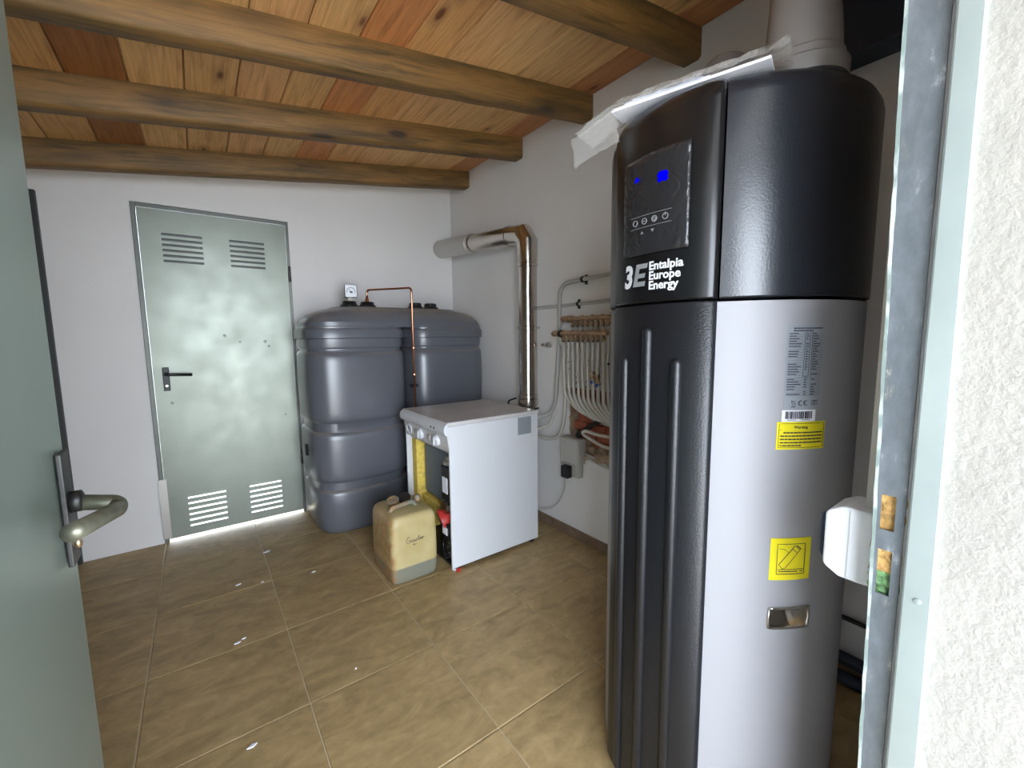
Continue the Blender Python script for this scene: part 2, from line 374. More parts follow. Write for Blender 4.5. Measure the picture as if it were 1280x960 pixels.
# ---------------------------------------------------------------- door_1: back door with louvres
d1 = bpy.data.objects.new('door_1', None); C.objects.link(d1); d1.location = (-1.63, 0, 0); d1['kind'] = 'structure'
d1['label'] = 'dented galvanised metal door with four louvred vents in the back wall'
sl_ = []; blades = []
for x0, x1, z0, z1, n in ((-1.905, -1.712, 1.69, 1.872, 6), (-1.575, -1.385, 1.69, 1.872, 6), (-1.900, -1.705, .075, .29, 6), (-1.572, -1.385, .075, .29, 6)):
    p = (z1-z0)/n
    for k in range(n):
        a = z0+k*p; sl_.append((x0, x1, a, a+p*.46)); blades.append((x0, x1, a, a+p*.46))
LF = -.012
obj('leaf', slab([-2.005, -1.258], [.022, 1.985], sl_, LF, LF+.004, lambda u, v, t: (u, t, v)), M['door'], d1)
for x0, x1, a, b in blades:   # pressed hood behind each slot, hinged at the slot's top
    bm = B(); dp = -.02 if a > 1 else .003; v = [bm.verts.new(c) for c in ((x0-.004, LF+.004, b+.004), (x1+.004, LF+.004, b+.004), (x1+.004, LF+.016, b-.001), (x0-.004, LF+.016, b-.001), (x1+.004, LF+.022, a+dp), (x0-.004, LF+.022, a+dp))]
    bm.faces.new((v[0], v[1], v[2], v[3])); bm.faces.new((v[3], v[2], v[4], v[5]))
    obj('louvre', bm, M['black_iron'] if a > 1 else M['door'], d1)  # upper hoods coloured black to paint in the shade inside them
bm = B()  # returned leaf edges
box(bm, -2.005, -2.0, LF+.0041, LF+.04, .022, 1.985); box(bm, -1.263, -1.258, LF+.0041, LF+.04, .022, 1.985); box(bm, -2.0, -1.263, LF+.0041, LF+.04, 1.98, 1.985); box(bm, -2.0, -1.263, LF+.0041, LF+.04, .022, .027)
obj('leaf_edge', bm, M['door'], d1)
bm = B(); box(bm, -2.03, -2.008, -.010, .06, 0, 2.012); box(bm, -1.254, -1.236, -.004, .06, 0, 2.012); box(bm, -2.008, -1.254, -.004, .06, 1.99, 2.012)
obj('door_frame', bm, M['doorframe'], d1, bevel=.002)
bm = boxm(-1.962, -1.930, LF-.008, LF-.0005, .935, 1.075); obj('handle_plate', bm, M['black_iron'], d1, bevel=.003)
hp = obj('lever', tubem(fillet([(-1.946, LF-.006, 1.035), (-1.946, LF-.052, 1.035), (-1.82, LF-.052, 1.028)], .015), .0085), M['black_iron'], d1, True)
obj('keyhole', lathe(B(), (-1.946, LF-.008, .965), [(.007, 0), (.007, -.002)], 12, 'y'), M['nickel'], d1)
for z in (1.62, .36): obj('hinge', lathe(B(), (-1.246, -.016, z), [(.009, 0), (.009, .1)], 12), M['doorframe'], d1, True)
for x, z, s in ((-1.64, 1.26, .016), (-1.56, 1.22, .013), (-1.42, 1.22, .018), (-1.40, 1.19, .012), (-1.93, .86, .015), (-1.33, .72, .012)):   # dents: shallow pressed dimples
    obj('dent', lathe(B(), (x, LF-.0001, z), [(s*.5, 0), (s*.35, -.0009), (s*.15, -.0012), (.0005, -.0012)], 16, 'y'), M['door'], d1, True)
obj('draught_strip', boxm(-2.035, -1.995, LF-.004, LF-.0005, .03, .40), M['alu'], d1)
# door_3: dark-framed door at far left of back wall, mostly hidden behind the open leaf
d3 = bpy.data.objects.new('door_3', None); C.objects.link(d3); d3.location = (-2.8, 0, 0); d3['kind'] = 'structure'
bm = B(); box(bm, -2.425, -2.388, -.03, -.0005, 0, 2.0); box(bm, -3.24, -3.203, -.03, -.0005, 0, 2.0); box(bm, -3.203, -2.425, -.03, -.0005, 1.963, 2.0)
obj('door_frame', bm, M['dark_steel'], d3, bevel=.003); obj('leaf', boxm(-3.202, -2.427, -.02, -.0005, .01, 1.962), M['doorframe'], d3)

# ---------------------------------------------------------------- door_2: entrance door, leaf open inward beside the camera
d2 = bpy.data.objects.new('door_2', None); C.objects.link(d2); d2.location = (-1.48, YF, 0); d2['kind'] = 'structure'
d2['label'] = 'green-grey metal entrance door standing open at the left edge'
LX, LY = -1.961, -2.335
lf = obj('leaf', boxm(LX-.04, LX, YF+.005, LY, .03, 2.02), M['leaf'], d2, bevel=.003)
pl = obj('handle_plate', boxm(LX+.002, LX+.009, -2.398, -2.355, .905, 1.075), M['black_iron'], d2, bevel=.002)
obj('lever', tubem(fillet([(LX+.006, -2.377, .998), (LX+.060, -2.377, .985), (LX+.062, -2.395, .980), (LX+.042, -2.56, 1.010)], .012), .0115, 14), M['oldsteel'], d2, True)
obj('lever_collar', lathe(B(), (LX+.009, -2.377, .998), [(.016, 0), (.016, .012), (.012, .014)], 18, 'x'), M['black_iron'], d2, True)
obj('lever', tubem(fillet([(LX-.041, -2.377, .998), (LX-.10, -2.377, .995), (LX-.10, -2.50, .99)], .012), .0105, 12), M['black_iron'], d2, True)
obj('lock_cylinder', lathe(B(), (LX+.009, -2.377, .935), [(.009, 0), (.009, .006)], 14, 'x'), M['brass'], d2, True)
obj('latch_plate', boxm(LX-.032, LX-.010, LY, LY+.003, .86, 1.09), M['brass'], d2)
obj('latch_bolt', boxm(LX-.028, LX-.014, LY+.003, LY+.013, .985, 1.02), M['nickel'], d2)
for z in (.25, 1.0, 1.75): obj('hinge', lathe(B(), (LX+.008, YF+.012, z), [(.008, 0), (.008, .09)], 12), M['doorframe'], d2, True)
# frame, right jamb: folded sheet with two strike openings, leaning slightly
def jy(y0, s): return lambda z: y0+s*(z-.6)
def yin(z): return -3.098+.0195*(z-.6)
def yg(z): return -3.1265+.003*(z-.6)
def yo(z): return -3.1655+.009*(z-.6)
H0, H1 = .951, 1.003; H2, H3 = .853, .921; JX = -1.0
zs = [0, H2, H3, H0, H1, 2.06]
bm = B()
fr = lambda z, t: yg(z)*(1-t)+yin(z)*t
for a, b in zip(zs, zs[1:]):
    hole = (a, b) in ((H2, H3), (H0, H1))
    for t0, t1 in ((0, .30), (.30, .78), (.78, 1)):
        if hole and t0 == .30: continue
        vv = []
        for x in (JX, JX+.003):
            for z, t in ((a, t0), (a, t1), (b, t1), (b, t0)): vv.append(bm.verts.new((x, fr(z, t), z)))
        for f in ((0, 1, 2, 3), (4, 5, 6, 7), (0, 1, 5, 4), (1, 2, 6, 5), (2, 3, 7, 6), (3, 0, 4, 7)): bm.faces.new([vv[i] for i in f])
jm = obj('jamb', bm, M['jamb'], d2)
bm = B(); loft(bm, [[Vector((x, yin(z)+y+random.uniform(-.0007, .0007), z)) for x, y in ((JX-.0008, -.0035), (JX-.0005, .0005), (JX+.030, .0012), (JX+.030, -.002), (JX+.003, -.0035))] for z in [2.06*k/90 for k in range(91)]])
obj('jamb_edge', bm, M['edge'], d2)
bm = B(); loft(bm, [[Vector((x, y, z)) for x, y in ((JX-.013, yg(z)-.005), (JX-.013, yo(z)), (JX+.01, yo(z)), (JX+.01, yg(z)-.005))] for z in (0, 1, 2.06)])
obj('jamb_stop', bm, M['jamb2'], d2, bevel=.003)
obj('screw_head', lathe(B(), (JX-.013, -3.148, .868), [(.0045, 0), (.004, -.0015), (.0005, -.002)], 12, 'x'), M['jamb2'], d2)
def lump(y0, y1, z0, z1, x, mt, name, sd):
    bm = B(); rr = random.Random(sd); N, K = 8, 12
    g = [[bm.verts.new((x+rr.uniform(0, .006), y0+(y1-y0)*i/N, z0+(z1-z0)*j/K)) for j in range(K+1)] for i in range(N+1)]
    for i in range(N):
        for j in range(K): bm.faces.new((g[i][j], g[i+1][j], g[i+1][j+1], g[i][j+1]))
    o = obj(name, bm, mt, d2, True); s = o.modifiers.new('s', 'SOLIDIFY'); s.thickness = .004
lump(-3.124, -3.09, .945, 1.01, JX+.005, M['foam'], 'foam_filling', 1)
lump(-3.124, -3.09, .885, .93, JX+.005, M['foam'], 'foam_filling', 2)
lump(-3.124, -3.09, .845, .885, JX+.0045, M['foam_green'], 'green_filling', 3)
bm = B(); box(bm, -2.0, -1.985, -3.165, YF, 0, 2.06); box(bm, -1.985, -.985, -3.165, -3.127, 2.03, 2.06)
obj('door_frame', bm, M['jamb2'], d2)

# ---------------------------------------------------------------- conduit and switch box on the front wall
o = obj('cable_conduit', tubem([(-.930, -3.082, .955), (-.930, -3.082, 1.6), (-.925, -3.082, 2.33)], .0165, 16), M['pex'], smooth=True)
tag(o, 'grey vertical cable conduit between the black heat pump and door frame', 'conduit')
sb = thing('switch_box', 'white surface switch box with dark front beside the metal door jamb', 'switch', (-.92, -3.09, .83))
bm = B(); loft(bm, [[Vector((x, y, z)) for x, z in ((-.965-.0, .838+o_), (-.885, .838+o_), (-.885, .958-o_), (-.965, .958-o_))] for y, o_ in ((-3.0985, 0), (-3.045, 0), (-3.028, .010), (-3.022, .016))])
obj('housing', bm, M['white'], sb, bevel=.004)
bm = B(); loft(bm, [[Vector((x, y, z)) for x, z in ((-.955+i_, .858+i_), (-.895-i_, .858+i_), (-.895-i_, .938-i_), (-.955+i_, .938-i_))] for y, i_ in ((-3.0215, 0), (-3.014, .003), (-3.008, .014))])
obj('rocker', bm, M['navy'], sb, bevel=.003)
obj('seam', boxm(-.9662, -.9652, -3.056, -3.0552, .842, .954), M['greyplastic'], sb)

# ---------------------------------------------------------------- oil tank: twin cells under one lid
tk = thing('oil_tank', 'dark grey twin plastic oil tank in the corner behind the boiler', 'tank', (-.65, -.3, 0))
def cell(cx, a, right):
    b = .272; cy = -.302
    prof_ = [(.0, .86), (.012, .90), (.05, .955), (.12, .985), (.2, 1), (.265, .995), (.285, .972), (.30, .945), (.335, .945), (.35, .965), (.365, .99), (.39, 1), (.5, 1.004), (.61, 1), (.64, .99), (.655, .965), (.668, .945),
            (.705, .945), (.722, .965), (.74, .99), (.77, 1), (.95, 1.006), (1.10, 1), (1.135, .99), (1.155, .965), (1.165, .955), (1.21, .955), (1.215, .965), (1.22, .968), (1.27, .968)]
    prof = [(0, .84), (.010, .885), (.035, .93), (.08, .965), (.14, .99), (.2, 1), (.262, .998), (.278, .985), (.286, .962), (.290, .940), (.338, .940), (.343, .962), (.352, .985), (.368, .998), (.40, 1), (.5, 1.006), (.61, 1), (.636, .994), (.648, .978), (.655, .955), (.658, .938),
            (.712, .938), (.716, .955), (.726, .980), (.745, .996), (.78, 1), (.95, 1.01), (1.09, 1), (1.125, .992), (1.140, .975), (1.147, .955), (1.150, .945), (1.172, .945), (1.176, .972), (1.182, .978), (1.238, .978)]
    rings = []
    for z, s in prof:
        zz = z
        r = sup(cx, cy, a, b, zz, 4.2, 72, s)
        # recess ledges bow: lower at the middle of the face, higher at the corners
        if .25 < z < 1.16:
            for p in r:
                u = (p.x-cx)/a; p.z += .016*(u*u-.4)
        rings.append(r)
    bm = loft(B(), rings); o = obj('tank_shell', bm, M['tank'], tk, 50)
    return o
s1 = cell(-.955, .312, 0); s2 = cell(-.322, .302, 1)
for cx, a in ((-.955, .312), (-.322, .302)):
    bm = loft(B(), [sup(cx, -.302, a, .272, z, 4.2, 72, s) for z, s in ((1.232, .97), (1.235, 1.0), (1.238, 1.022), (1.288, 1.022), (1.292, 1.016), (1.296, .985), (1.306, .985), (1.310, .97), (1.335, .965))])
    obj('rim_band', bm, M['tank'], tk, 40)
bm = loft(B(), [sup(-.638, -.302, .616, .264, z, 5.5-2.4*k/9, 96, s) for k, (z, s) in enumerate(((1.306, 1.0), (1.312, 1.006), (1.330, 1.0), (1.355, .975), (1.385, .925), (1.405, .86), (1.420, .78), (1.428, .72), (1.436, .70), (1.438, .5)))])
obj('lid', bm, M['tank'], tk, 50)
for x in (-.945, -.826, -.475, -.355):
    h = .020 if x > -.5 else .014
    obj('filler_cap', lathe(B(), (x, -.3, 1.437), [(.060, 0), (.058, .016), (.046, .026), (.043, .026+h), (.038, .030+h), (.0005, .031+h)], 28), M['black'], tk, 40)
g0 = obj('gauge_neck', lathe(B(), (-.938, -.3, 1.482), [(.022, 0), (.02, .02), (.016, .024)], 20), M['pex'], tk, 40)
ga = obj('level_gauge', tubem([(0, 0, 0), (0, 0, .001)], .001), M['black'], tk); bpy.data.objects.remove(ga)
rot = Matrix.Translation((-.934, -.31, 1.548)) @ Matrix.Rotation(R(-12), 4, 'Z')
bm = boxm(-.04, .04, -.006, .03, -.043, .043); bmesh.ops.transform(bm, matrix=rot, verts=bm.verts); gg = obj('level_gauge', bm, M['black'], tk, bevel=.006)
bm = boxm(-.036, .036, -.0085, -.0065, -.039, .039); bmesh.ops.transform(bm, matrix=rot, verts=bm.verts); obj('gauge_face', bm, M['white'], gg)
bm = B(); pts = [(.026*math.cos(R(a)), -.0095, -.004+.026*math.sin(R(a))) for a in range(-20, 201, 20)]; tube(bm, pts, .0013, 4)
for a in range(0, 181, 30): tube(bm, [(.019*math.cos(R(a)), -.0095, -.004+.019*math.sin(R(a))), (.030*math.cos(R(a)), -.0095, -.004+.030*math.sin(R(a)))], .001, 4)
tube(bm, [(0, -.0098, -.004), (-.014, -.0098, .010)], .0016, 4); box(bm, -.008, .01, -.0098, -.0088, -.012, -.002)
bmesh.ops.transform(bm, matrix=rot, verts=bm.verts); obj('gauge_marks', bm, M['ink'], gg)
obj('side_fitting', tubem([(-1.262, -.36, .50), (-1.262, -.36, .57)], .02), M['black'], tk, 40)
obj('tank_clip', boxm(-.655, -.60, -.585, -.57, .905, .925), M['black'], tk)
cp = thing('copper_fuel_line', 'thin copper pipe arching from the tank cap down behind the boiler', 'pipe', (-.62, -.61, .5))
obj('copper_tube', tubem(fillet([(-.826, -.3, 1.505), (-.826, -.3, 1.562), (-.636, -.61, 1.558), (-.636, -.61, .50)], .025), .0065, 10), M['copper'], cp, True)
for z in (1.16, .985): obj('tube_fitting', lathe(B(), (-.636, -.61, z), [(.0075, 0), (.0115, .003), (.0115, .014), (.0075, .017)], 14), M['copper'], cp, 40)
obj('cap_nipple', lathe(B(), (-.826, -.3, 1.480), [(.016, 0), (.014, .012), (.009, .030)], 14), M['copper'], cp, 40)

# ---------------------------------------------------------------- boiler
X0, X1, Y0, Y1, ZT = -.79, -.205, -1.37, -.80, .806
bo = thing('oil_boiler', 'white floor-standing boiler with its front panel off', 'boiler', (-.5, -1.09, 0))
obj('side_panel', boxm(X0, X1, Y0, Y0+.014, .022, ZT-.022), M['white'], bo, bevel=.003)
obj('side_panel', boxm(X0, X1, Y1-.014, Y1, .022, ZT-.022), M['white'], bo, bevel=.003)
obj('back_panel', boxm(X1-.012, X1, Y0+.015, Y1-.015, .022, ZT-.024), M['white'], bo)
obj('floor_pan', boxm(X0+.01, X1-.013, Y0+.015, Y1-.015, .022, .034), M['black'], bo)
obj('top_panel', boxm(X0-.012, X1+.004, Y0-.004, Y1+.004, ZT-.021, ZT), M['topw'], bo, bevel=.004)
# bullnose + control fascia, one extruded profile each
pr = [(X0-.012, ZT-.006), (X0-.024, ZT-.014), (X0-.031, ZT-.030), (X0-.031, ZT-.048), (X0-.024, ZT-.062), (X0-.012, ZT-.070), (X0+.004, ZT-.070), (X0+.004, ZT-.022), (X0-.010, ZT-.022)]
obj('bullnose', loft(B(), [[Vector((x, y, z)) for x, z in pr] for y in (Y0-.004, Y1+.004)]), M['white'], bo, 50)
pr = [(X0-.011, ZT-.072), (X0+.002, ZT-.158), (X0+.012, ZT-.158), (X0+.012, ZT-.071)]
cpn = obj('control_panel', loft(B(), [[Vector((x, y, z)) for x, z in pr] for y in (Y0+.005, Y1-.005)]), M['topw'], bo, bevel=.002)
nv = Vector((-.086, 0, -.013)).normalized()
def onp(y, z): # point on the sloping fascia
    t = (ZT-.072-z)/.086; return Vector((X0-.011+.013*t-.0005, y, z))
obj('thermometer', lathe(B(), onp(-.885, ZT-.112), [(.033, -.002), (.033, .006), (.029, .008), (.028, .004), (.0005, .004)], 28, nv), M['white'], cpn, 40)
obj('needle', tubem([onp(-.885, ZT-.112)+nv*.006, onp(-.875, ZT-.095)+nv*.006], .0015, 6), M['ink'], cpn)
for y in (-1.045, -1.245):
    k = obj('knob', lathe(B(), onp(y, ZT-.113), [(.031, 0), (.029, .016), (.024, .020), (.0005, .021)], 28, nv), M['white'], cpn, 40)
    c0 = onp(y, ZT-.113)+nv*.021; obj('grip', tubem([c0+Vector((0, -.0, -.022)), c0+Vector((0, 0, .022))], .006, 8), M['white'], k, True)
for y, zo in ((-.97, .10), (-1.145, .108)): obj('rocker_switch', boxm(X0-.013, X0, y-.018, y+.018, ZT-zo-.02, ZT-zo+.006), M['greyplastic'], cpn, bevel=.003)
for y in (-1.225, -1.262): obj('pilot_lamp', lathe(B(), (X0-.031, y, ZT-.040), [(.0065, .001), (.0065, -.0015)], 12, 'x'), M['ink'], bo)
# inside
obj('insulation', boxm(X0+.03, X1-.05, Y1-.085, Y1-.018, .04, .645), M['yellowwool'], bo, bevel=.008)
obj('insulation', boxm(X0+.05, X0+.10, -1.20, Y1-.088, .24, .285), M['yellowwool'], bo, bevel=.012)
bm = boxm(X0+.07, X1-.06, Y0+.03, Y1-.09, .285, .62); obj('heat_exchanger', bm, M['bluegrey'], bo, bevel=.03)
obj('top_shield', boxm(X0+.025, X1-.02, Y0+.016, Y1-.016, .630, .645), M['alu'], bo)
bu = obj('burner_housing', boxm(X0+.006, X0+.07, Y0+.020, Y0+.120, .37, .56), M['black'], bo, bevel=.008)
obj('rating_plate', boxm(X0+.003, X0+.0058, Y0+.045, Y0+.100, .415, .50), M['paper'], bu)
obj('burner_flange', lathe(B(), (X0+.040, Y0+.075, .565), [(.034, 0), (.034, .02), (.022, .024), (.022, .045)], 20), M['alu'], bu, 40)
obj('motor', lathe(B(), (X0-.004, Y0+.075, .335), [(.036, 0), (.036, .05), (.02, .062)], 20, 'x'), M['nickel'], bu, 40)
obj('red_cover', lathe(B(), (X0-.004, -1.25, .245), [(.062, 0), (.060, .05), (.05, .07), (.03, .075)], 28, (.9, -.2, .3)), M['red'], bo, 40)
pm = obj('pump', boxm(X0+.008, X0+.08, Y0+.025, Y0+.12, .06, .19), M['black'], bo, bevel=.012)
obj('pump_label', boxm(X0-.010, X0-.007, -1.335, -1.285, .195, .235), M['paper'], pm)
obj('pump_body', lathe(B(), (X0-.004, Y0+.07, .21), [(.045, 0), (.045, .05), (.03, .06)], 20, 'x'), M['black'], pm, 40)
for k in range(4): obj('union_nut', lathe(B(), (X0+.0, Y0+.045+.02*(k % 2), .09+.03*k), [(.012, 0), (.012, .02), (.008, .024)], 6, 'x'), M['nickel'], pm)
obj('fuel_hose', tubem(spline([(X0+.03, Y0+.06, .07), (X0+.01, Y0+.09, .05), (X0+.02, Y0+.14, .11), (X0+.03, Y0+.10, .17)]), .008), M['black'], bo, True)
for x in (X0+.03, X1-.03):
    for y in (Y0+.03, Y1-.03): obj('foot', lathe(B(), (x, y, 0), [(.018, 0), (.018, .008), (.008, .010), (.008, .022)], 16), M['white' if y < -1 and x < -.5 else 'black'], bo)
obj('red_tag', boxm(X0+.02, X0+.045, Y0-.007, Y0-.001, .0, .018), M['red'], bo)
rp = obj('rating_label', boxm(-.352, -.256, Y0-.0015, Y0-.0002, .677, .777), M['greysticker'], bo)
bm = B()
for k in range(11): box(bm, -.347, -.261-(k % 3)*.008, Y0-.002, Y0-.0016, .684+k*.0083, .6855+k*.0083)
obj('fine_print', bm, M['palegrey'], rp)
for y, dz in ((-1.01, 0), (-1.235, -.035)):
    va = obj('shut_off_valve', tubem([(X1+.002, y, .765+dz), (X1+.07, y-.01, .765+dz)], .014, 12), M['copper'], bo, True)
    obj('valve_lever', tubem(fillet([(X1+.05, y, .78+dz), (X1+.05, y, .815+dz), (X1+.05, y-.085, .842+dz)], .02), .005, 8), M['black'], va, True)

# ---------------------------------------------------------------- flue
fx, fy = -.098, -1.15
fu = thing('boiler_flue', 'shiny stainless flue rising behind the boiler and turning into the back wall', 'flue', (fx, fy, .69))
obj('vertical_duct', lathe(B(), (fx, fy, .69), [(.058, 0), (.058, 1.03)], 32), M['flue'], fu, 40)
obj('boiler_spigot', lathe(B(), (fx-.04, fy, .75), [(.045, 0), (.045, -.065)], 24, 'x'), M['flue'], fu, 40)
for z in (.845, 1.275, 1.66): obj('joint_band', lathe(B(), (fx, fy, z), [(.0585, 0), (.0625, .003), (.0625, .024), (.0585, .027)], 32), M['flue'], fu, 40)
obj('base_collar', lathe(B(), (fx, fy, .80), [(.0585, 0), (.064, .002), (.064, .038), (.0585, .04)], 32), M['flue'], fu, 40)
e1 = [(fx, fy, 1.71), (fx, fy, 1.80)]; e2 = (fx, fy+.055, 1.865); hd = Vector((0, 1.08, .085)).normalized(); e3 = Vector(e2)+Vector((0, .045, .012)); e4 = e3+hd*.06
def hexring(c, t, r): 
    t = Vector(t).normalized(); u = Vector((1, 0, 0)); w = t.cross(u); return circ(c, r, u, w, 32)
bm = loft(B(), [hexring((fx, fy, 1.70), (0, 0, 1), .062), hexring((fx, fy, 1.812), (0, .35, 1), .066), hexring((fx, fy+.048, 1.868), (0, 1, .7), .068), hexring(e4, hd, .062)])
obj('mitred_elbow', bm, M['flue'], fu, 25)
e5 = e4+hd*.50
obj('horizontal_duct', loft(B(), [hexring(e4-hd*.03, hd, .061), hexring(e5, hd, .061)]), M['flue'], fu, 40)
obj('joint_band', loft(B(), [hexring(e5-hd*.03, hd, .062), hexring(e5-hd*.028, hd, .068), hexring(e5-hd*.006, hd, .068), hexring(e5-hd*.004, hd, .062)]), M['flue'], fu, 40)
obj('joint_band', loft(B(), [hexring(e4+hd*.01, hd, .062), hexring(e4+hd*.012, hd, .066), hexring(e4+hd*.03, hd, .066), hexring(e4+hd*.032, hd, .062)]), M['flue'], fu, 40)
e6 = e5+hd*((-e5.y+.05)/hd.y)
obj('wall_sleeve', loft(B(), [hexring(e5-hd*.004, hd, .063), hexring(e5, hd, .072), hexring(e6, hd, .072)]), M['alu'], fu, 40)
obj('wall_bracket', tubem([(fx+.064, fy, 1.29), (-.002, fy, 1.29)], .006, 8), M['nickel'], fu)
o = obj('condensate_pipe', tubem(fillet([(-.02, -1.062, .86), (-.02, -1.055, 1.27), (-.02, -1.055, 1.30)], .01), .008, 8), M['nickel'], smooth=True)
tag(o, 'slim metal pipe running up the wall just left of the flue', 'pipe')

# ---------------------------------------------------------------- pipes on the right wall
def pipe(name, label, pts, r, mt, rad=.06, group=None):
    o = obj(name, tubem(fillet(pts, rad, 8) if rad else spline(pts, 8), r, 12), mt, smooth=True); tag(o, label, 'pipe', group); return o
pipe('heating_pipe', 'upper white pipe bending down from the wall top to the boiler', [(-.034, -2.36, 1.572), (-.034, -1.54, 1.548), (-.034, -1.372, 1.538), (-.034, -1.368, 1.2), (-.034, -1.335, .82), (-.034, -1.28, .745), (-.10, -1.243, .734), (-.137, -1.24, .731)], .0115, M['pexgrey'], .11)
pipe('heating_pipe', 'second white wall pipe running level behind the flue', [(-.0105, -2.36, 1.424), (-.0105, -1.06, 1.414), (-.0105, -1.032, .60)], .0095, M['pexgrey'], .03)
pipe('heating_pipe', 'white pipe from the lower brass manifold inlet down to the boiler back', [(-.08, -1.372, 1.250), (-.06, -1.385, 1.242), (-.036, -1.402, 1.17), (-.03, -1.425, 1.06), (-.03, -1.420, .90), (-.03, -1.405, .72), (-.03, -1.36, .625), (-.035, -1.26, .588), (-.05, -1.15, .592), (-.12, -1.1, .60), (-.195, -1.1, .60)], .011, M['pex'], 0)
pipe('heating_pipe', 'white pipe from the upper brass manifold inlet passing behind the tall bend', [(-.035, -1.40, 1.333), (-.013, -1.385, 1.328), (-.0105, -1.35, 1.28), (-.0105, -1.340, 1.10), (-.0105, -1.325, .88), (-.02, -1.28, .70), (-.06, -1.25, .665), (-.12, -1.245, .66), (-.195, -1.245, .66)], .0095, M['pex'], 0)
for (y, z, xc, l) in ((-1.56, 1.548, -.034, 'black pipe clip on the upper wall pipe'), (-1.505, 1.417, -.0135, 'black pipe clip on the second wall pipe')):
    cl = thing('pipe_clip', l, 'clip', (-.02, y, z), 'black pipe clips on the wall')
    obj('ring', lathe(B(), (xc, y-.007, z), [(.0115, 0), (.013 if xc > -.02 else .017, .001), (.013 if xc > -.02 else .017, .013), (.0115, .014)], 18, 'y'), M['black'], cl, 40)
    obj('stud', boxm(-.012, -.0005, y-.006, y+.006, z-.026, z+.026), M['black'], cl)
o = thing('wall_valve', 'small grey metal fitting alone on the wall beside the flue', 'valve', (-.03, -1.25, 1.18))
obj('body', lathe(B(), (-.0005, -1.25, 1.182), [(.018, 0), (.018, -.012), (.012, -.014), (.012, -.04)], 16, 'x'), M['alu'], o, 40)
obj('cap_nut', lathe(B(), (-.03, -1.272, 1.182), [(.013, 0), (.013, .02)], 6, 'y'), M['nickel'], o)
obj('spout', lathe(B(), (-.03, -1.228, 1.182), [(.009, -.005), (.009, .022)], 12, 'y'), M['brass'], o)
# manifolds with their loops
def manifold(label, xb, y0, z, n, sp, inlet, loops, front):
    t = thing('brass_manifold', label, 'manifold', (xb, y0, z-.03))
    L = sp*n+.03
    obj('bar', lathe(B(), (xb, y0+.01, z), [(.0125, 0), (.0125, -L)], 16, 'y'), M['brass'], t, 40)
    obj('inlet_union', lathe(B(), (xb, y0+.005, z), [(.013, 0), (.02, .002), (.02, .018), (.014, .02), (.014, .032), (.018, .034), (.018, .05), (.011, .052), (.011, .06)], 8, 'y'), M['brass'], t, 30)
    obj('collar', lathe(B(), (xb, y0-.012, z), [(.013, 0), (.021, .001), (.021, .014), (.013, .015)], 8, 'y'), M['black'] if front else M['brass'], t)
    if front:
        for k, zq in ((7, .985), (6, 1.0)):
            yq = y0-.034-sp*k
            cq = obj('coupling', lathe(B(), (xb, yq, zq), [(.010, 0), (.015, .002), (.015, .018), (.011, .02), (.011, .028), (.015, .030), (.015, .044), (.010, .046)], 8), M['brass'], t, 30)
            obj('blue_band', lathe(B(), (xb, yq, zq-.022), [(.010, 0), (.012, .001), (.012, .018), (.010, .019)], 16), M['bluecap'], cq, 40)
    for k in range(n):
        y = y0-.032-sp*k
        va = obj('valve', lathe(B(), (xb, y, z-.012), [(.009, 0), (.009, -.010), (.0125, -.012), (.0125, -.026), (.008, -.028), (.008, -.04)], 8), M['brass'], t, 30)
        if k % 2 == 0: obj('valve_cap', lathe(B(), (xb, y, z+.010), [(.007, 0), (.007, .008)], 8), M['brass'], va)
        obj('nut', lathe(B(), (xb-.002, y, z-.036), [(.012, 0), (.012, -.012)], 6), M['nickel'], va)
        zb = .965-.004*k+(0 if front else -.03); ye = min(y-.06-.012*k, -1.60-.012*k)
        pts = [(xb, y, z-.045), (xb, y-.003, z-.18), (xb-.002, y-.002+.003*math.sin(k*2.1), (z+zb)/2), (xb, y-.008, zb), (xb+.005, y-.018, zb-.075), (xb+.03, (y+ye)/2-.02, zb-.15), (xb+.06, ye-.03, zb-.185), (xb+.10, ye-.10, zb-.20), (.11, ye-.15, zb-.205)]
        lp = obj('loop_pipe', tubem(spline(pts, 7), .0088, 9), M['pex'], t, True)
        for zz in loops[k % len(loops)]:
            obj('pipe_mark', lathe(B(), (xb, y-.002, zz), [(.0088, 0), (.0094, .0005), (.0094, .012), (.0088, .0125)], 10), M['ink'], lp)
manifold('upper brass manifold bar with white pipes, mounted on the right wall', -.035, -1.455, 1.333, 9, .037, 0, [[1.05], [], [1.0, .97], [1.08]], False)
manifold('lower brass manifold bar with white pipes hanging from it', -.085, -1.43, 1.250, 9, .037, 0, [[1.08, 1.04], [1.08, 1.04], [], [1.0, .97, .93], [], [.98, .95], [], [1.02, .99]], True)
o = pipe('coiled_pipe', 'white pipe looping out of the broken wall recess', [(.11, -1.83, .66), (.02, -1.80, .68), (-.07, -1.72, .700), (-.10, -1.66, .715), (-.09, -1.625, .695), (-.07, -1.66, .668), (-.06, -1.76, .64), (0.01, -1.85, .62), (.11, -1.87, .61)], .0095, M['pex'], 0)
